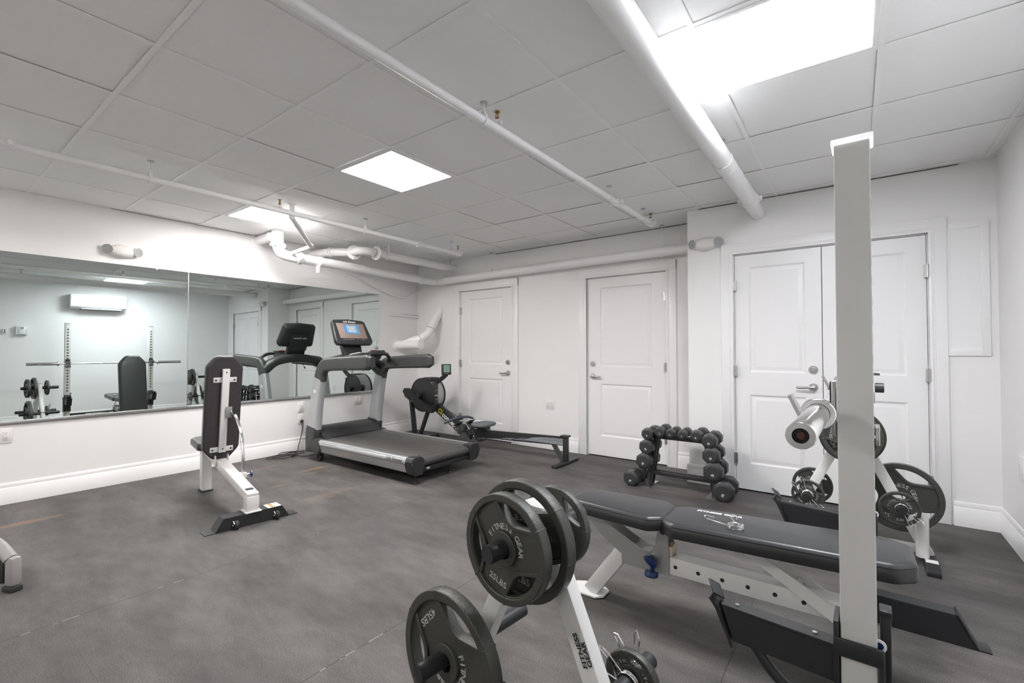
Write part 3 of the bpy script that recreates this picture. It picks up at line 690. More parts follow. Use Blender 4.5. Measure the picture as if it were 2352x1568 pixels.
C2 = (-.022, 3.57)
plate_tree('white A-frame plate tree by the double door, behind the squat rack', C2, 0)
def t2(s, u, z): return (C2[0]+u, C2[1]-s, z)
PG2 = 'iron plates on the tree by the double door'
plate('front iron plate on the top peg of the tree by the double door', .30, t2(.13, 0, .7027), 0, -15, '25LBS', .034, PG2)
plate('larger iron plate behind on the top peg of the tree by the double door', .335, t2(.065, 0, .7027), 0, 20, '35LBS', .036, PG2)
plate('small iron plate on the lower right peg of the tree by the double door', .188, t2(.155, .215, .3275), 0, 85, '5LBS', .020, PG2)
plate('45 lb iron plate at the back of the lower right peg by the double door', .405, t2(-.12, .235, .3275), 0, 65, '45LBS', .040, PG2)
plate('small iron plate with spring clip on the lower left peg by the double door', .178, t2(.155, -.222, .3275), 0, 40, '5LBS', .018, PG2)
plate('medium iron plate at the back of the lower left peg by the double door', .23, t2(-.10, -.215, .3275), 0, 60, '10LBS', .024, PG2)
spring_clip('spring clip on the lower right peg by the double door', t2(.180, .222, .33), (0, 1, 0), 3.72)
spring_clip('spring clip on the lower left peg by the double door', t2(.178, -.222, .33), (0, 1, 0), .7)
spring_clip('second spring clip further out on the lower left peg by the double door', t2(.200, -.222, .33), (0, 1, 0), 3.8)

# ================================================================== SQUAT RACK
t = thing('squat_rack', 'pale grey half rack with black safety arms, standing in front of the double door', 'squat rack', (0, 2.08, 0))
for y in (1.50, 2.66):
    b = B().bb(-.0375, .0375, y-.0375, y+.0375, 0, 1.757, .003); up_o = build('upright', b, 'post', t)
    hb = B()
    for k in range(22):
        z = .60+.05*k
        for s_ in (-1, 1): hb.cyl((s_*.0372, y, z), (s_*.0379, y, z), .0125, seg=16)
    build('hole', hb, 'dark', up_o, label='row of round adjustment holes')
    build('end_cap', B().bb(-.044, .045, y-.044, y+.044, 1.757, 1.771, .003), 'transcap', up_o, label='white plastic post cap')
    # foot
    f = B().prism([(.04, 0), (.368, 0), (.305, .122), (.04, .122)], 'y', y, y+.08, bev=.003); f.bb(.358, .408, y, y+.08, 0, .006, .001)
    f.bar((.308, y+.04, .125), (.368, y+.04, .004), .084, .006)
    f.bb(-.05, -.30, y-.03, y+.03, .0, .05, .003)
    build('foot', f, 'black', t)
    # safety arm
    a = B().prism([(-.322, .470), (-.045, .456), (-.045, .368), (-.292, .380)], 'y', y-.035, y+.018, bev=.002)
    ap = build('safety_arm', a, 'black', t)
    l_ = B().prism([(-.352, .492), (-.330, .470), (-.292, .366), (-.298, .362), (-.338, .462), (-.358, .488)], 'y', y-.042, y+.025, bev=.001)
    l_.box((-.343, y-.009, .506), (.006, .046, .046), Matrix.Rotation(-.75, 3, 'Y') @ Matrix.Rotation(PI/4, 3, 'X'), bev=.001)
    build('end_lip', l_, 'black', ap)
    r2 = B().bar((-.325, y-.009, .4735), (-.046, y-.009, .4595), .046, .006); build('pad', r2, 'rubber', ap)
    r3 = B(); 
    for x in (-.285, -.095): r3.cyl((x, y-.012, .475+(x+.3)*-.05), (x, y-.012, .480+(x+.3)*-.05), .006, seg=12)
    build('bolt', r3, 'chrome', ap, label='chrome bolt heads')
    r4 = B().tube(bez([(-.250, y-.008, .395), (-.225, y-.008, .355), (-.185, y-.008, .31), (-.13, y-.008, .275), (-.05, y-.008, .262)], 8), .0155, 18); build('brace', r4, 'black', ap)
    br = B().bb(-.052, -.040, y-.044, y+.044, .255, .530, .002); br.bb(-.052, .050, y-.050, y-.039, .447, .490, .002); br.bb(.040, .052, y-.044, y+.044, .235, .480, .002); tz = .555 if y < 2 else .36; br.bb(.044, .066, y+.02, y+.060, .235, tz, .003); br.bb(.042, .068, y+.016, y+.064, tz-.01, tz+.005, .003)
    build('bracket', br, 'black', ap)
    kn = B().lathe([(.009, 0), (.015, 0), (.015, .004), (.009, .004)], (.041, y-.022, .490), (0, -1, 0), 24); build('knob', kn, 'cap', ap, label='white ring with a blue pull knob')
    build('knob_core', B().cyl((.041, y-.018, .490), (.041, y-.024, .490), .009, seg=20), 'blue', ap)
    build('warning_label', B().bb(.0450, .0665, y+.0185, y+.0195, .30, .375), 'whitep', ap, label='white warning label with orange band')
    build('label_band', B().bb(.0450, .0665, y+.0175, y+.0188, .352, .372), 'orange', ap)
    # J hook with the bar lying in it
    j = B().bb(-.050, -.041, y-.036, y+.036, 1.00, 1.142, .002); j.bb(-.126, -.045, y-.030, y+.030, 1.036, 1.048, .002)
    j.prism([(-.122, 1.036), (-.150, 1.098), (-.143, 1.102), (-.114, 1.040)], 'y', y-.030, y+.030, bev=.001); j.bb(.040, .049, y-.03, y+.03, .985, 1.03, .002)
    j.bb(-.05, .049, y+.038, y+.044, 1.0, 1.03, .001)
    jp = build('j_hook', j, 'steel', t, label='steel bar hook')
    build('liner', B().bb(-.120, -.052, y-.027, y+.027, 1.048, 1.0525).bb(-.0535, -.050, y-.03, y+.03, 1.05, 1.14), 'rubber', jp)
    if y > 2:
        build('pin_knob', B().cyl((.049, y, 1.053), (.082, y, 1.053), .022, seg=20, bev=.002), 'tmgrey', jp)
        build('pull_pin', B().cyl((.040, y, 1.118), (.068, y, 1.118), .010, seg=14), 'steel', jp)
cbm = B().bb(-.0375, -.018, 1.54, 2.62, .125, .212, .003); co = build('crossbeam', cbm, 'black', t)
build('name_plate', B().bb(-.0395, -.0376, 1.74, 2.12, .148, .192), 'whitep', co, label='white name plate with black lettering')
b = B(); text(b, 'FITNESS GEAR', (-.0398, 1.93, .170), (0, -1, 0), (0, 0, 1), .030, 1.3, .01, .03); build('lettering', b, 'dark', co)
# the rack stands slightly askew to the walls
t.rotation_euler.z = -.019; t.location.x += .011
# barbell
t = thing('barbell', 'chrome barbell resting in the rack hooks, its sleeve end pointing at the camera', 'barbell', (-.078, 2.07, 1.065))
BX, BZ = -.079, 1.066
build('shaft', B().cyl((BX, 1.38, BZ), (BX, 2.76, BZ), .0135, seg=24), 'chrome', t)
for y0, s_ in ((1.38, -1), (2.76, 1)):
    e = y0+s_*.375
    b = B().lathe([(.0135, .012), (.036, .012), (.038, .009), (.038, -.009), (.036, -.012), (.026, -.012)], (BX, y0, BZ), (0, 1, 0), 40).lathe([(.0252, 0), (.0252, .372), (.0240, .3755)], (BX, y0, BZ), (0, s_, 0), 40)
    sl = build('sleeve', b, 'chrome', t)
    build('end_face', B().lathe([(.0242, .3755), (.0140, .376), (.0135, .362), (.012, .362)], (BX, y0, BZ), (0, s_, 0), 40), 'steel', sl, label='turned steel end face')
    c = B().lathe([(.0137, .3635), (.0122, .3635), (.0115, .372), (.0105, .372), (.0105, .364), (0, .364)], (BX, y0, BZ), (0, s_, 0), 28); build('sleeve_ring', c, 'black', sl)
    build('bolt', B().cyl((BX, y0+s_*.363, BZ), (BX, y0+s_*.369, BZ), .0075, seg=6), mat('rusty_bolt', (.09, .03, .025), .5) if s_ < 0 else 'steel', sl, label='dark red bolt head in the sleeve end')

t.rotation_euler.z = -.019; t.location.x += .017
# ================================================================== FLAT BENCH IN THE RACK
def pad_outline(x0, x1, hw0, hw1, ch, n=4):
    """tapered outline with cut, rounded corners"""
    P = [(x0, -hw0+ch), (x0+ch*1.2, -hw0), (x1-ch*1.2, -hw1), (x1, -hw1+ch), (x1, hw1-ch), (x1-ch*1.2, hw1), (x0+ch*1.2, hw0), (x0, hw0-ch)]
    o = []
    for i in range(8):
        a, p, c = V(P[i-1]), V(P[i]), V(P[(i+1) % 8]); r = min(ch*.35, (p-a).length*.45, (c-p).length*.45)
        s0 = p+(a-p).normalized()*r; s1 = p+(c-p).normalized()*r
        for k in range(n+1):
            t_ = k/n; q = s0*(1-t_)**2+p*2*t_*(1-t_)+s1*t_*t_; o.append((q.x, q.y))
    return o
def cushion(outline, th):
    return B().stack(outline, [(0, .012), (.003, .003), (.008, 0), (th*.70, 0), (th*.74, .0022), (th*.78, .0008), (th*.90, .006), (th*.97, .013), (th, .024)])
BY = 2.15
t = thing('weight_bench', 'flat adjustable bench with black vinyl pads and pale frame, inside the rack', 'bench', (-1.11, BY, 0))
tilt = Matrix.Translation((-.70, BY, .412)) @ Matrix.Rotation(-.035, 4, 'Y')
b = cushion(pad_outline(0, .865, .145, .145, .05), .068); b.xf(tilt); bp_ = build('back_pad', b, 'vinyl', t, sharp=50)
b = B(); text(b, 'FITNESS GEAR', (0, 0, 0), (1, 0, 0), (0, 1, 0), .026, 1.15, .004, .04); b.xf(tilt @ Matrix.Translation((.205, .085, .0690))); build('lettering', b, 'whitep', bp_, label='white maker name on the pad')
b = B()
for y in (-.143, .143): b.box((.43, y, .050), (.76, .004, .002))
b.xf(tilt); 
build('seam', b, 'rubber', bp_)
sm = Matrix.Translation((-1.165, BY, .420)) @ Matrix.Rotation(-.0, 4, 'Y')
b = cushion(pad_outline(0, .478, .118, .145, .05), .066); b.xf(sm); build('seat_pad', b, 'vinyl', t, sharp=50)
b = B().bar((-.66, BY, .402), (.15, BY, .430), .05, .022, bev=.002); build('pad_rail', b, 'post', t)
BP = [(-1.09, .385), (-1.02, .318), (-.984, .294), (-.910, .250), (-.908, .205), (-.682, .205), (-.684, .300), (-.690, .395), (-.715, .425), (-.735, .400), (-.748, .322), (-.773, .293), (-.802, .294), (-.883, .329), (-1.03, .405)]
b = B()
for y in (BY-.042, BY+.038): b.prism(BP, 'y', y, y+.004)
b.bb(-.86, -.76, BY-.04, BY+.04, .285, .290); build('seat_bracket', b, 'greyplate', t, label='grey steel side plates under the seat')
b = B().bar((-.905, BY, .262), (-1.085, BY, .015), .07, .075, upv=(0, 1, 0), bev=.004); build('front_leg', b, 'white', t)
b = B(); b.prism([(-1.19, -.035+BY), (-1.15, -.065+BY), (-1.04, -.065+BY), (-1.01, -.035+BY), (-1.01, .035+BY), (-1.04, .055+BY), (-1.15, .055+BY), (-1.19, .03+BY)], 'z', .004, .012); build('foot_plate', b, 'cap', t)
build('foot_pad', B().prism([(-1.192, -.036+BY), (-1.15, -.067+BY), (-1.04, -.067+BY), (-1.008, -.036+BY), (-1.008, .036+BY), (-1.04, .057+BY), (-1.15, .057+BY), (-1.192, .031+BY)], 'z', 0, .0045), 'rubber', t)
b = B().bb(-.683, .05, BY-.038, BY+.038, .214, .290, .004); mb = build('main_beam', b, 'white', t)
hb = B()
for k in range(7): hb.cyl((-.656+.0975*k, BY-.0375, .252), (-.656+.0975*k, BY-.0388, .252), .0085, seg=18)
build('hole', hb, 'dark', mb, label='row of adjustment holes')
b = B()
for y in (BY-.050, BY+.045): b.bar((-.36, y, .395), (-.02, y, .215), .005, .048, upv=(0, 1, 0)) if 0 else b.prism([(-.395, .405), (-.318, .405), (-.01, .235), (-.04, .205), (-.062, .205)], 'y', y-.003, y+.003)
b.box((-.190, BY-.003, .300), (.022, .095, .022), Matrix.Rotation(.5, 3, 'Y'), bev=.002); build('strut', b, 'white', t)
b = B().bb(.004, .045, BY-.035, BY+.035, .05, .25, .003); build('rear_leg', b, 'white', t)
b = B().bb(-.030, .048, BY-.25, BY+.25, 0, .055, .004); build('rear_foot', b, 'black', t)
b = B().cyl((-.752, BY-.042, .275), (-.752, BY-.060, .275), .016, seg=20); kp = build('pop_pin', b, 'steel', t, label='chrome pull pin')
b = B().lathe([(0, .006), (.010, .006), (.014, .012), (.032, .018), (.034, .024), (.030, .026), (0, .024)], (-.752, BY-.055, .273), (-.3, -.75, -.45), 24); build('knob', b, 'blue', kp, label='blue plastic knob')
b = B().lathe([(0, 0), (.028, 0), (.031, .004), (.031, .020), (.027, .024), (.018, .020), (0, .02)], (-.760, BY-.052, .212), (0, -.15, -1), 24); b.cyl((-.758, BY-.045, .26), (-.76, BY-.05, .215), .008); build('knob', b, 'blue', kp, label='blue plastic knob')
b = B().tube(bez([(-.86, BY+.09, .41), (-.80, BY+.085, .375), (-.76, BY+.07, .36), (-.715, BY+.05, .37)], 6), .008, 12); build('rod', b, 'chrome', t)
b = B().bb(-.700, -.672, BY-.034, BY+.034, .292, .335, .002); build('block', b, 'plywood', t)
b = B().cyl((-.705, BY-.06, .405), (-.705, BY+.06, .405), .013, seg=18); build('hinge_pin', b, 'black', t)
# spring clip left lying on the pad
t = thing('spring_clip', 'wire spring clip lying on the flat bench pad in the rack', 'clip', (-.402, 2.075, .492), 0, 'wire spring clips')
c = V((-.400, 2.078, .4945)); r = .028
build('coil', B().tube([c+V((r*math.cos(a), r*math.sin(a), .0055*a/(2*PI))) for a in [2*PI*3.1*i/90 for i in range(91)]], .0023, 8), 'chrome', t)
build('handle', B().tube([c+V((-.028, .004, .004)), c+V((-.08, .020, .004)), c+V((-.122, .036, .004)), c+V((-.136, .052, .006)), c+V((-.124, .060, .008)), c+V((-.09, .046, .010))], .0023, 8), 'chrome', t)
build('handle', B().tube([c+V((-.010, .027, .014)), c+V((-.030, .070, .016)), c+V((-.040, .105, .016)), c+V((-.034, .120, .014)), c+V((-.018, .112, .010)), c+V((-.012, .075, .008))], .0023, 8), 'chrome', t)

# ================================================================== INCLINE BENCH ON THE LEFT
t = thing('weight_bench', 'adjustable bench with its back pad raised, seen from behind on the left', 'bench', (-4.575, 1.672, 0), -.105)
def LB(n, b, m, p=None, **k): return build(n, b, m, p or t, world=False, **k)
LB('front_leg', B().prism([(-.040, .012), (.040, .012), (.030, .43), (-.045, .43)], 'y', -.036, .036, bev=.003), 'white')
LB('foot_pad', B().bb(-.055, .055, -.045, .045, 0, .012, .002), 'rubber')
LB('front_beam', B().bar((-.02, 0, .385), (.40, 0, .315), .065, .07, bev=.003), 'white')
LB('main_beam', B().bar((.38, 0, .318), (1.155, 0, .185), .075, .062, bev=.003), 'white')
LB('rear_leg', B().bb(1.080, 1.160, -.040, .040, .090, .195, .003), 'white')
LB('rear_plate', B().bb(1.062, 1.178, -.052, .052, .086, .093, .001), 'white')
LB('stop_block', B().box((1.075, .0, .222), (.035, .05, .025), bev=.002), 'blackp')
ft = LB('rear_foot', B().prism([(-.235, 0), (.245, 0), (.195, .086), (-.185, .086)], 'x', 1.055, 1.165, bev=.002).bb(1.055, 1.165, -.295, -.225, 0, .005).bb(1.055, 1.165, .235, .305, 0, .005), 'black')
for s_, y in ((0, -.115), (1, .150)):
    wh = B().cyl((1.178, y-.008, .030), (1.178, y+.016, .030), .030, seg=24, bev=.004); wo = LB('wheel', wh, 'rubber', ft)
    LB('wheel_bracket', B().bar((1.160, y-.012, .045), (1.185, y-.012, .03), .006, .03).cyl((1.178, y-.02, .03), (1.178, y+.022, .03), .005, seg=10), 'steel', wo)
LB('warning_label', B().bb(1.062, 1.158, .10, .19, .0862, .0872), 'whitep', ft, label='white warning label with orange band'); LB('label_band', B().bb(1.068, 1.152, .125, .145, .0872, .0878), 'orange', ft)
lean = Matrix.Translation((.415, 0, .340)) @ Matrix.Rotation(math.radians(-82.0), 4, 'Y')
# pad local: x along the pad upwards, front face towards the seat
pm = lean @ Matrix.Scale(1, 4)
b = cushion(pad_outline(0, .845, .130, .130, .07), .062); b.xf(Matrix.Translation((0, 0, .0))); b.xf(lean @ Matrix.Translation((0, 0, .006)))
pd = LB('back_pad', b, 'vinyl', sharp=50)
b = B().stack(pad_outline(.006, .839, .124, .124, .068), [(-.004, .004), (0, 0), (.012, 0)]); b.xf(lean); LB('pad_back', b, 'padback', pd, label='dark woven backing cloth')
b = B().box((.405, 0, -.018), (.68, .050, .030), bev=.002); b.xf(lean); sp = LB('spine', b, 'white')
for x in (.655, .085):
    b = B().box((x, 0, -.005), (.042, .165, .005), bev=.002); b.xf(lean); LB('cross_strap', b, 'white', sp)
b = B()
for x in (.655, .085):
    for y in (-.066, .066): b.cyl((x, y, -.006), (x, y, -.011), .007, seg=10)
for x in (.72, .095): b.cyl((x, 0, -.032), (x, 0, -.0345), .006, seg=8)
b.xf(lean); LB('bolt', b, 'dark', sp)
b = B().box((.395, .028, -.038), (.09, .045, .016), bev=.002); b.xf(lean); LB('arc_bracket', b, 'greyplate', sp)
for y in (-.045, .045): LB('pivot_bracket', B().box((.43, y, .335), (.05, .006, .085), bev=.004), 'white')
LB('arc_bar', B().sweep(bez([(.505, .05, .735), (.60, .055, .69), (.70, .06, .58), (.745, .06, .44), (.755, .06, .30), (.76, .06, .27)], 8), rrect(.022, .010, .003)), 'chrome', label='curved chrome adjusting bar')
LB('pin_housing', B().box((.755, .055, .262), (.06, .05, .035), bev=.003), 'white'); LB('pin', B().cyl((.76, .08, .262), (.76, .112, .262), .007), 'chrome')
LB('knob', B().lathe([(0, 0), (.012, 0), (.024, .006), (.024, .014), (.012, .018), (0, .018)], (.765, .105, .262), (.1, 1, 0), 24), 'blue', label='blue plastic knob')
b = cushion(pad_outline(0, .46, .105, .135, .05), .060); b.xf(Matrix.Translation((-.115, 0, .405))); LB('seat_pad', b, 'vinyl', sharp=50)
LB('seat_rail', B().bar((-.08, 0, .392), (.30, 0, .392), .05, .024), 'white')

# ================================================================== DUMBBELL RACK AND DUMBBELLS
t = thing('dumbbell_rack', 'low black A-frame dumbbell rack in front of the back wall', 'rack', (-1.22, 4.15, 0))
for s_, xb, xt in ((-1, -1.508, -1.437), (1, -.952, -1.020)):
    for y, yt in ((4.128, 4.132), (4.186, 4.180)):
        b = B().bar((xb, y, 0), (xt, yt, .47), .042, .022, upv=(0, 1, 0), bev=.003); build('upright', b, 'black', t)
    b = B()
    for z, dx in ((.415, .0), (.298, .018), (.165, .038)):
        xc = (-1.43-dx) if s_ < 0 else (-1.025+dx)
        b.prism([(xc, z-.02), (xc+s_*.075, z-.05), (xc+s_*.095, z-.02), (xc+s_*.090, z-.01), (xc+s_*.06, z-.035), (xc, z+.01)], 'y', 4.118, 4.124); b.prism([(xc, z-.02), (xc+s_*.075, z-.05), (xc+s_*.095, z-.02), (xc+s_*.090, z-.01), (xc+s_*.06, z-.035), (xc, z+.01)], 'y', 4.188, 4.194)
    build('cradle', b, 'black', t)
    build('end_plate', B().prism([(4.10, 0.004), (4.22, .004), (4.20, .12), (4.115, .12)], 'x', xb-.012, xb+.012), 'black', t)
    build('foot_plate', B().bb(xb-.05, xb+.03, 4.04, 4.28, 0, .006), 'steel', t)
for y, z in ((4.128, .122), (4.186, .122), (4.132, .445), (4.180, .445)):
    build('cross_rail', B().bb(-1.47, -.99, y-.010, y+.010, z-.016, z+.016, .002), 'black', t)
def dumbbell(lab, x, z, D, txt, yf=4.02, L=.27, rz_=0, hrot=0):
    t = thing('dumbbell', lab, 'dumbbell', (x, yf+L/2, z), rz_, 'black octagonal dumbbells')
    R = D/2; hl = min(.095, .045+D*.3); o = PI/8+hrot
    def head(sg):
        c = circ(R/math.cos(PI/8), 8, o); y1 = sg*L/2; y0 = sg*(L/2-hl); b = B(); f = .72
        rings = [[b.b.verts.new((px*k, y, pz*k)) for px, pz in c] for y, k in ((y1, f), (y1-sg*R*.18, 1), (y0+sg*R*.12, 1), (y0, .80))]
        for a_, c_ in zip(rings, rings[1:]):
            for i in range(8): b.b.faces.new((a_[i], a_[(i+1) % 8], c_[(i+1) % 8], c_[i]))
        b.b.faces.new(rings[0]); b.b.faces.new(rings[-1]); 
        bmesh.ops.bevel(b.b, geom=b.b.edges[:], offset=.003, segments=2, affect='EDGES')
        return b
    for sg in (-1, 1):
        h = build('head', head(sg), 'urethane', t, world=False, sharp=25)
        if sg < 0:
            b = B(); a = random.uniform(-.6, 1.9); text(b, txt, (0, -L/2-.0006, -R*.28), (math.cos(a), 0, math.sin(a)), (-math.sin(a), 0, math.cos(a)), D*.16, 1.0, .01, .03)
            build('lettering', b, 'whitep', h, world=False, label='small white weight mark')
    build('handle', B().lathe([(.013, -L/2+hl-.01), (.013, -.03), (.0165, 0), (.013, .03), (.013, L/2-hl+.01)], (0, 0, 0), (0, 1, 0), 20), 'chrome', t, world=False, label='chrome grip')
for a in (
    ('black dumbbell at the top of the left side column', -1.492, .476, .100, '15', 4.02, .25), ('black dumbbell second from the top of the left side column', -1.503, .360, .124, '25', 4.02, .26),
    ('black dumbbell third from the top of the left side column', -1.524, .233, .136, '35', 4.01, .27), ('black dumbbell lying on the floor at the left foot of the rack', -1.632, .068, .136, '40', 3.99, .27),
    ('leftmost black dumbbell on the top rail', -1.385, .505, .090, '12', 4.02, .24), ('small black dumbbell second from the left on the top rail', -1.291, .500, .076, '8', 4.03, .22),
    ('small black dumbbell third from the left on the top rail', -1.196, .500, .076, '5', 4.03, .22), ('rightmost black dumbbell on the top rail', -1.071, .502, .096, '10', 4.02, .24),
    ('black dumbbell at the top of the right side column', -.973, .470, .118, '20', 4.02, .26), ('black dumbbell second from the top of the right side column', -.962, .351, .130, '30', 4.02, .27),
    ('black dumbbell third from the top of the right side column', -.945, .222, .148, '45', 4.01, .28), ('biggest black dumbbell, on the floor at the right foot of the rack', -.868, .078, .156, '50', 4.00, .29)):
    dumbbell(a[0], a[1], a[2], a[3], a[4], a[5], a[6], rz_=random.uniform(-.04, .04), hrot=random.uniform(-.15, .15))

# ================================================================== TREADMILL
t = thing('treadmill', 'grey and black treadmill with lit console, facing the mirror wall', 'treadmill', (-4.2, 3.43, 0))
YN, YFR = 2.955, 3.90; YC = (YN+YFR)/2
# deck and belt
b = B().bb(-4.95, -3.44, YN+.16, YFR-.14, .150, .185, .004); dk = build('deck', b, 'blackp', t)
b = B().prism([(-4.98, .186), (-3.46, .186), (-3.39, .176), (-3.36, .15), (-3.36, .12), (-3.40, .09), (-3.46, .085), (-4.98, .085)], 'y', YN+.17, YFR-.15); build('belt', b, 'belt', t, sharp=60)
for side, y0, y1 in ((0, YN+.045, YN+.175), (1, YFR-.155, YFR-.03)):
    b = B().bb(-4.98, -3.45, y0, y1, .155, .193, .003); build('foot_rail', b, 'deckstep', t)
for side, yo, yi in ((0, YN, YN+.05), (1, YFR, YFR-.035)):
    s_ = 1 if side == 0 else -1
    pr = [(yo+s_*.045, .200), (yo+s_*.012, .196), (yo-s_*.004, .178), (yo-s_*.008, .150), (yo+s_*.0, .100), (yo+s_*.012, .058), (yo+s_*.03, .045), (yo+s_*.05, .045), (yo+s_*.05, .196)]
    b = B().prism(pr, 'x', -5.0, -3.45, bev=.002); sr = build('side_rail', b, 'alu', t)
    build('rail_groove', B().bb(-5.0, -3.45, yo-s_*.0105, yo+s_*.001, .137, .141), 'dark', sr)
    ecp = B().prism([(yo+s_*.09, .205), (yo+s_*.012, .202), (yo-s_*.010, .180), (yo-s_*.014, .150), (yo-s_*.008, .145), (yo-s_*.008, .09), (yo+s_*.012, .045), (yo+s_*.05, .03), (yo+s_*.13, .03), (yo+s_*.13, .150), (yo+s_*.13, .19)], 'x', -3.455, -3.345, bev=.007); build('end_cap', ecp, 'blackp', t)
b = B(); text(b, 'Life Fitness', (-3.62, YN-.0105, .166), (1, 0, 0), (0, 0, 1), .052, 1.0, .006, .0, shear=.45); b.xf(Matrix.Translation((0, 0, 0))); build('lettering', b, 'dark', t, label='black maker name on the side rail')
b = B(); text(b, 'FlexDeck Shock Absorption System', (-4.74, YN-.0095, .172), (1, 0, 0), (0, 0, 1), .019, 1.05, .006, .0); build('lettering', b, 'greyplate', t, label='small grey print on the side rail')
b = B().bb(-3.40, -3.375, YN+.12, YFR-.12, .045, .09, .003); build('rear_crossbar', b, 'black', t)
for y in (YN+.09, YFR-.38):
    build('foot', B().cyl((-3.415, y, -.0575), (-3.415, y, -.035), .034, .026, seg=24).cyl((-3.415, y, -.04), (-3.415, y, .06), .008), 'rubber', t)
for y in (YN+.06, YFR-.06): build('front_wheel', B().cyl((-5.02, y-.02, -.0125), (-5.02, y+.02, -.0125), .045, seg=24), 'rubber', t)
# motor hood and front
b = B(); n = 14
prof = [(-5.36, .10), (-5.38, .18), (-5.34, .28), (-5.24, .315), (-5.10, .300), (-5.02, .262), (-4.955, .195), (-4.955, .09)]
b.prism(prof, 'y', YN+.075, YFR-.06, bev=.012); build('motor_hood', b, 'boot', t)
b = B().prism([(-5.13, .19), (-4.955, .19), (-4.925, .193), (-5.0, .262), (-5.10, .30)], 'y', YN+.065, YN+.16, bev=.004); build('hood_shoulder', b, 'blackp', t)
# uprights: base boots, silver masts, dark elbows, handrails
for side, y in ((0, YN+.045), (1, YFR-.04)):
    s_ = 1 if side == 0 else -1
    path = bez([(-5.13, y, .04), (-5.14, y, .16), (-5.12, y, .33)], 6)
    b = B().sweep(path, rrect(.10, .24, .045), upv=(1, 0, 0), scales=[(1, .9)]+[1]*(len(path)-2)+[(.98, .9)]); build('mast_boot', b, 'boot', t)
    b = B().cyl((-5.0, y-.055 if side == 0 else y-.02, .115), (-5.0, y+.02 if side == 0 else y+.055, .115), .095, seg=32, bev=.01); build('pivot_cover', b, 'tmgrey', t)
    path = bez([(-5.115, y, .315), (-5.09, y, .50), (-5.045, y, .72), (-5.00, y, .90)], 6)
    b = B().sweep(path, rrect(.088, .215, .035), upv=(1, 0, 0), scales=[(1, 1.0-.22*i/(len(path)-1)) for i in range(len(path))]); ms = build('mast', b, 'silver', t, label='silver plastic mast')
    if side == 0:
        b = B().lathe([(0, .002), (.017, .002), (.020, .003), (.022, .0), (.022, -.003)], (-5.045, y-.044, .745), (0, -1, 0), 28); bd = build('badge', b, 'cap', ms, label='round white maker badge')
        b = B(); text(b, 'L', (-5.045, y-.0468, .745), (1, 0, .2), (0, 0, 1), .028, 1.0, .01, .03); build('lettering', b, 'dark', bd)
    path = bez([(-4.998, y, .885), (-4.97, y, .97), (-4.90, y, 1.045), (-4.78, y, 1.066), (-4.5, y, 1.080), (-4.2, y, 1.092), (-4.03, y, 1.098)], 7)
    N_ = len(path); b = B().sweep(path, rrect(.075, .165, .034, 6), upv=(-.3, 0, 1), scales=[(1.12, 1.05-.1*math.sin(i/N_*PI)) if i < N_-3 else (1-.14*(i-N_+4), 1-.12*(i-N_+4)) for i in range(N_)])
    hr = build('handrail', b, 'tmgrey', t)
    if side == 0: build('grip_end', B().sweep([(-4.115, y, 1.0945), (-4.06, y, 1.097), (-4.02, y, 1.099)], rrect(.078, .150, .034, 6), upv=(-.3, 0, 1), scales=[1.02, .98, .78]), 'blackp', hr)
# crossbar arch between the masts
b = B().sweep(bez([(-5.02, YN+.06, .965), (-5.05, YN+.18, 1.07), (-5.07, YC-.1, 1.115), (-5.07, YC+.1, 1.115), (-5.05, YFR-.18, 1.07), (-5.02, YFR-.06, .965)], 8), rrect(.11, .11, .04), upv=(-.2, 0, 1)); build('cross_arch', b, 'tmgrey', t)
b = B().box((-5.01, YC, 1.20), (.07, .26, .20), Matrix.Rotation(-.45, 3, 'Y'), bev=.015); build('console_neck', b, 'blackp', t)
CM = Matrix.Translation((-5.04, YC+.012, 1.434)) @ Matrix.Rotation(-.52, 4, 'Y')      # local +x faces the runner, y across, z up
def cpart(n, b, m, p, **k): b.xf(CM); return build(n, b, m, p, **k)
b = B(); out = [(-.245, .150), (-.215, .172), (0, .186), (.215, .172), (.245, .150), (.275, -.10), (.262, -.135), (.235, -.158), (0, -.165), (-.235, -.158), (-.262, -.135), (-.275, -.10)]
k_ = [(u*.95, v*1.05) for u, v in out]
b.stack(k_, [(-.075, .05), (-.06, .025), (-.02, .004), (.0, .0), (.018, .0), (.026, .010)]); b.xf(Matrix(((0, 0, 1, 0), (1, 0, 0, 0), (0, 1, 0, 0), (0, 0, 0, 1))))
cs = cpart('console', b, 'blackp', t)
cpart('bezel', B().box((.0272, 0, .020), (.002, .385, .215), bev=.0008), 'bronze', cs, label='bronze console bezel')
cpart('screen', B().box((.0292, 0, .040), (.002, .215, .135)), 'screen', cs, label='lit blue screen')
sg = B().box((.0305, 0, .045), (.001, .13, .095)); cpart('screen_graphic', sg, 'screenw', cs)
sg = B().box((.0315, -.05, .045), (.001, .010, .055)).box((.0315, .05, .045), (.001, .010, .055)).box((.0315, .0, .085), (.001, .06, .006)).box((.0315, .0, -.018), (.001, .15, .003)); cpart('screen_figure', sg, 'bronze', cs)
b = B(); text(b, 'Life Fitness', (.0268, 0, .152), (0, 1, 0), (0, 0, 1), .036, 1.1, .006, .02, shear=.45); cpart('lettering', b, 'whitep', cs, label='white maker name')
b = B()
for y, w_ in ((-.13, .07), (-.05, .08), (.045, .02), (.12, .07)): b.box((.0268, y, -.105), (.001, w_, .006))
cpart('print', b, 'greyplate', cs, label='row of grey console markings')
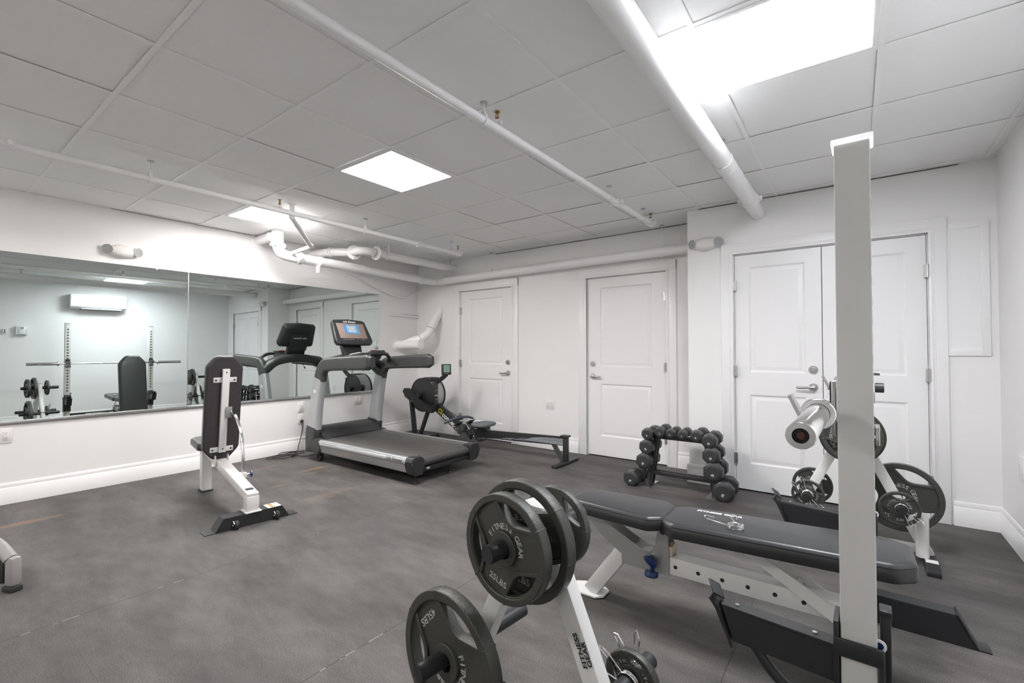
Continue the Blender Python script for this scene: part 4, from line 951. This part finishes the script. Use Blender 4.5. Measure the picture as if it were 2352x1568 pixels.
# rear of console, mirrored maker name
b = B().box((-.085, 0, -.055), (.05, .27, .26), Matrix.Rotation(.06, 3, 'Y'), bev=.015); bk = cpart('rear_cover', b, 'blackp', cs)
b = B(); text(b, 'Life Fitness', (-.1155, 0, .02), (0, -1, 0), (0, 0, 1), .040, 1.1, .006, .02, shear=.45); cpart('lettering', b, 'whitep', bk, label='white maker name on the back')
# control pod and heart rate arms
b = B().box((-4.56, YC+.01, 1.180), (.13, .20, .055), Matrix.Rotation(-.35, 3, 'Y'), bev=.012); pod = build('control_pod', b, 'blackp', t)
RM = Matrix.Translation((-4.56, YC+.01, 1.180)) @ Matrix.Rotation(.30, 4, 'Y')
def pp(n, b, m): b.xf(RM); return build(n, b, m, pod)
pp('button', B().box((-.03, 0, .0325), (.035, .085, .008), bev=.002), 'red'); pp('button', B().box((-.001, 0, .0325), (.014, .04, .006)), 'green'); pp('button', B().box((.038, .005, .0325), (.026, .070, .008), bev=.002), 'orange')
pp('button', B().box((-.01, -.075, .032), (.07, .026, .006), bev=.002), 'silver'); pp('button', B().box((-.01, .075, .032), (.07, .026, .006), bev=.002), 'silver')
b = B().box((-4.78, YC, 1.125), (.42, .22, .07), Matrix.Rotation(-.12, 3, 'Y'), bev=.02); build('tray', b, 'blackp', t)
for s_ in (-1, 1):
    b = B().sweep(bez([(-4.57, YC+.01+s_*.09, 1.180), (-4.60, YC+s_*.19, 1.175), (-4.70, YC+s_*.32, 1.135), (-4.84, YC+s_*.42, 1.07)], 7), rrect(.040, .034, .014)); ab = build('grip_arm', b, 'blackp', t)
    b = B().sweep(bez([(-4.585, YC+s_*.15, 1.198), (-4.605, YC+s_*.20, 1.194), (-4.655, YC+s_*.27, 1.175)], 7), rrect(.034, .012, .005)); build('sensor_plate', b, 'steel', ab, label='steel pulse sensor')
    b = B().sweep(bez([(-4.93, YC+s_*.14, 1.14), (-4.92, YC+s_*.27, 1.10), (-4.93, YC+s_*.41, 1.03)], 7), rrect(.11, .045, .02)); build('arm_fairing', b, 'blackp', t)
build('hanging_plug', B().tube(bez([(-5.0, YC+.12, 1.06), (-5.0, YC+.125, 1.02), (-5.0, YC+.145, .985)], 5), .003, 8).cyl((-5.0, YC+.143, .99), (-5.0, YC+.155, .965), .008), 'dark', t)
b = B().bb(-3.345, -3.343, YN+.17, YN+.21, .075, .088); build('label', b, 'whitep', t)
# settle the finished machine on its levelling feet
t.scale = (.955, .955, .955); t.location = (-4.011, 3.2757, .055)
# power cord
t = thing('power_cord', 'coiled black treadmill power cord on the floor, plugged into the wall outlet', 'cord', (XM+.2, 3.0, 0))
pts = [(XM+.045, 3.022, .355), (XM+.055, 3.02, .31), (XM+.05, 3.005, .20), (XM+.07, 2.96, .08), (XM+.10, 2.92, .012)]
for k in range(21):
    a = k*.90+.6; rr = 1+.22*math.sin(k*2.3); cy = 2.66+.008*k
    pts.append((XM+.20+.095*rr*math.cos(a), cy+.165*rr*math.sin(a), .008+.0016*k+.002*math.sin(k)))
pts += [(XM+.35, 2.84, .012), (XM+.40, 2.95, .012), (XM+.36, 3.06, .02)]
build('cable', B().tube(bez(pts, 4), .0048, 8), 'rubber', t)
build('plug', B().box((XM+.028, 3.022, .362), (.034, .026, .030), bev=.005).cyl((XM+.04, 3.022, .358), (XM+.05, 3.022, .33), .008, .006), 'rubber', t)

# ================================================================== ROWING MACHINE
RY = 4.36
t = thing('rowing_machine', 'black rowing machine with flywheel, in front of the far left door', 'rowing machine', (-3.6, RY, 0))
FC = (-4.645, .628)
b = B().lathe([(.045, -.012), (.215, -.012), (.226, -.002), (.226, .012)], (FC[0], RY-.095, FC[1]), (0, -1, 0), 56); b.lathe([(0, -.006), (.22, -.006), (.22, .0)], (FC[0], RY-.095, FC[1]), (0, 1, 0), 56); fs = build('flywheel_cover', b, 'blackp', t)
b = B().cyl((FC[0], RY-.09, FC[1]), (FC[0], RY+.085, FC[1]), .218, seg=56); build('flywheel_cage', b, 'greyplate', fs, label='grey mesh band of the flywheel')
b = B().cyl((FC[0], RY+.085, FC[1]), (FC[0], RY+.115, FC[1]), .226, seg=56, bev=.006); build('flywheel_back', b, 'blackp', fs)
b = B().bb(FC[0]-.02, FC[0]+.13, RY-.08, RY+.085, FC[1]+.17, FC[1]+.232, .01); build('top_vent', b, 'blackp', fs)
b = B().box((FC[0]+.195, RY-.060, FC[1]-.02), (.045, .075, .38), bev=.006); hub_p = build('center_panel', b, 'blackp', t)
b = B()
for z in (.15, .07, -.05, -.13, -.19): b.cyl((FC[0]+.19, RY-.094, FC[1]+z-.01), (FC[0]+.19, RY-.100, FC[1]+z-.01), .006, seg=10)
for z in (.07, -.05): b.cyl((FC[0]+.216, RY-.06, FC[1]+z), (FC[0]+.222, RY-.06, FC[1]+z), .006, seg=10)
b.cyl((-4.93, RY-.155, .62), (-4.93, RY-.165, .62), .006, seg=10).cyl((-4.80, RY-.155, .545), (-4.80, RY-.165, .545), .006, seg=10)
build('bolt', b, 'steel', t, label='bright bolt heads')
b = B().prism([(-4.985, .665), (-4.955, .705), (-4.895, .705), (-4.40, .455), (-4.43, .405), (-4.80, .525), (-4.94, .590)], 'y', RY-.155, RY-.095, bev=.004); build('chain_housing', b, 'blackp', t)
b = B().cyl((FC[0]-.02, RY-.1, FC[1]), (FC[0]-.02, RY-.17, FC[1]), .038, seg=24, bev=.006); build('damper_knob', b, 'blackp', t)
b = B().bar((-4.46, RY-.005, .475), (-3.87, RY-.005, .130), .075, .105, bev=.006); fb = build('front_beam', b, 'black', t)
bd = V((.59, 0, -.345)).normalized(); bu = V((.345, 0, .59)).normalized()
b = B(); P0 = V((-4.40, RY-.0435, .438)); text(b, 'C', P0+bd*.022+bu*.004, bd, bu, .085, .9, .008, .05); text(b, 'I', P0+bd*.062+bu*.002, bd, bu, .085, .9, .008, .05); build('logo', b, 'yellow', fb, label='yellow maker emblem')
b = B(); text(b, 'concept', P0+bd*.235+bu*-.002, bd, bu, .092, 1.0, .008, .03); build('lettering', b, 'whitep', fb, label='white maker name')
b = B().bar((-4.95, RY-.03, .60), (-4.86, RY-.03, .012), .045, .055, upv=(0, 1, 0), bev=.003); build('front_leg', b, 'black', t)
b = B().bar((-4.60, RY-.03, .43), (-4.79, RY-.03, .012), .045, .040, upv=(0, 1, 0), bev=.003); build('front_leg', b, 'black', t)
b = B().bb(-4.88, -4.77, RY-.24, RY+.24, 0, .035, .004); build('front_foot', b, 'black', t)
build('caster', B().cyl((-4.70, RY-.245, .03), (-4.70, RY-.225, .03), .03, seg=20).cyl((-4.70, RY+.245, .03), (-4.70, RY+.225, .03), .03, seg=20).cyl((-4.70, RY-.24, .03), (-4.70, RY+.24, .03), .006).bar((-4.70, RY, .03), (-4.78, RY, .02), .03, .01), 'rubber', t)
b = B().sweep(bez([(-4.50, RY-.02, .765), (-4.43, RY-.02, .815), (-4.34, RY-.02, .865), (-4.285, RY-.02, .905)], 5), rrect(.055, .045, .008)); ma = build('monitor_arm', b, 'black', t)
MM = Matrix.Translation((-4.283, RY-.02, .972)) @ Matrix.Rotation(-.45, 4, 'Z') @ Matrix.Rotation(-.08, 4, 'Y')
b = B().box((0, 0, 0), (.035, .125, .140), bev=.006); b.xf(MM); mo = build('monitor', b, 'blackp', ma)
b = B().box((.0182, 0, .010), (.002, .085, .095)); b.xf(MM); build('display', b, 'lcd', mo, label='grey-green display')
b = B()
for y in (-.02, .01): b.cyl((.017, y, -.055), (.021, y, -.055), .006, seg=12)
b.xf(MM); build('button', b, 'greyplate', mo)
# monorail
b = B().bar((-3.80, RY, .197), (-2.505, RY, .243), .044, .096, bev=.003).bar((-3.80, RY, .243), (-2.505, RY, .289), .052, .008); rl = build('monorail', b, 'black', t)
build('rail_top', B().bar((-3.80, RY, .2485), (-2.505, RY, .2945), .038, .004), 'alu', rl, label='bright metal rail top')
b = B()
def swoosh(z0, z1, h0, h1, xs):   # tapering graphic strip on the near face of the rail
    n = 16; P = []; Q = []
    for i in range(n+1):
        u = i/n; x = xs+(-2.53-xs)*u; zc = z0+(z1-z0)*u**.5+.012*math.sin(PI*u); h = h0+(h1-h0)*u; dz = -.046*(-2.505-x)/1.295; P.append((x, min(.286, zc+h)+dz)); Q.append((x, max(.197, zc-h)+dz))
    vs = [[b.b.verts.new((x, RY-.0228, z)) for x, z in L_] for L_ in (P, Q)]; vb = [[b.b.verts.new((x, RY-.0222, z)) for x, z in L_] for L_ in (P, Q)]
    for i in range(n): b.b.faces.new((vs[0][i], vs[0][i+1], vs[1][i+1], vs[1][i])); b.b.faces.new((vb[0][i], vb[1][i], vb[1][i+1], vb[0][i+1]))
for a in ((.215, .262, .004, .005, -3.1), (.206, .247, .004, .0055, -3.25), (.203, .231, .003, .005, -3.4), (.201, .219, .0018, .005, -3.45), (.200, .206, .0015, .005, -3.5)): swoosh(*a)
build('graphic', b, 'graphic', rl, label='grey swoosh graphic')
b = B().bb(-2.535, -2.485, RY-.024, RY+.024, .03, .302, .003); b.bb(-2.56, -2.47, RY-.04, RY+.04, .288, .306, .003); build('rear_leg', b, 'black', t)
b = B().bar((-2.665, RY, .200), (-2.545, RY, .022), .045, .028, upv=(0, 1, 0)); build('rear_brace', b, 'tmgrey', t)
b = B().bb(-2.54, -2.475, RY-.25, RY+.22, .0, .030, .008); build('rear_foot', b, 'black', t)
# footboards, handle, seat
for s_ in (-1, 1):
    b = B().box((-3.905, RY+s_*.115, .195), (.012, .12, .30), Matrix.Rotation(-.75, 3, 'Y'), bev=.004); fbz = build('footboard', b, 'tmgrey', t)
    build('foot_strap', B().sweep(bez([(-3.93, RY+s_*.175, .20), (-3.88, RY+s_*.16, .285), (-3.87, RY+s_*.115, .30), (-3.88, RY+s_*.07, .285), (-3.93, RY+s_*.055, .20)], 5), rrect(.005, .035, .002), upv=(.6, 0, -.6)), 'rubber', fbz)
    build('heel_cup', B().prism([(-3.85, .10), (-3.79, .075), (-3.74, .11), (-3.755, .118), (-3.80, .095), (-3.84, .115)], 'y', RY+s_*.07, RY+s_*.17), 'tmgrey', fbz)
    b = B().box((-3.97, RY+s_*.115, .31), (.01, .10, .07), Matrix.Rotation(.9, 3, 'Y'), bev=.003); build('toe_plate', b, 'blackp', fbz)
b = B().sweep(bez([(-4.07, RY-.26, .325), (-4.05, RY-.14, .358), (-4.04, RY, .368), (-4.05, RY+.14, .358), (-4.07, RY+.26, .325)], 6), [(.015*math.cos(a), .015*math.sin(a)) for a in [2*PI*i/14 for i in range(14)]]); hd = build('handle', b, 'handleblue', t, label='blue-grey pull handle')
build('handle_yoke', B().box((-4.06, RY, .362), (.05, .075, .05), bev=.006).cyl((-4.09, RY, .37), (-4.43, RY-.02, .50), .0045, seg=8), 'blackp', hd)
out = [(-.115, -.05), (-.10, -.12), (-.05, -.152), (.03, -.155), (.09, -.135), (.115, -.08), (.12, 0), (.115, .08), (.09, .135), (.03, .155), (-.05, .152), (-.10, .12), (-.115, .05)]
b = B().stack(out, [(0, .03), (.008, .008), (.022, 0), (.038, .004), (.046, .018), (.043, .045)]); b.xf(Matrix.Translation((-3.665, RY, .292))); st = build('seat', b, 'steelseat', t, sharp=60)
build('seat_carriage', B().bb(-3.73, -3.60, RY-.055, RY+.055, .250, .294, .006).cyl((-3.71, RY-.05, .272), (-3.71, RY+.05, .272), .02).cyl((-3.62, RY-.05, .272), (-3.62, RY+.05, .272), .02), 'blackp', st)

# ================================================================== EQUIPMENT END AT THE LEFT EDGE
t = thing('exercise_machine', 'grey rounded end of an exercise machine poking in at the left edge', 'exercise machine', (-3.75, .30, 0))
path = bez([(-4.05, .15, .25), (-3.85, .235, .262), (-3.68, .305, .252), (-3.56, .358, .215), (-3.485, .392, .155)], 8)
b = B().sweep(path, rrect(.055, .060, .020), upv=(.3, -.6, 1)); build('frame_arm', b, 'grey_shell', t)
CR = Matrix.Rotation(.43, 3, 'Z')
b = B().box((-3.468, .398, .100), (.062, .050, .150), CR, bev=.020); build('end_cap', b, 'grey_shell', t)
b = B().box((-3.470, .396, .014), (.070, .050, .028), CR, bev=.006); build('foot', b, 'rubber', t)
b = B().box((-3.74, .275, .12), (.52, .045, .17), CR, bev=.01); build('inner_panel', b, 'boot', t)
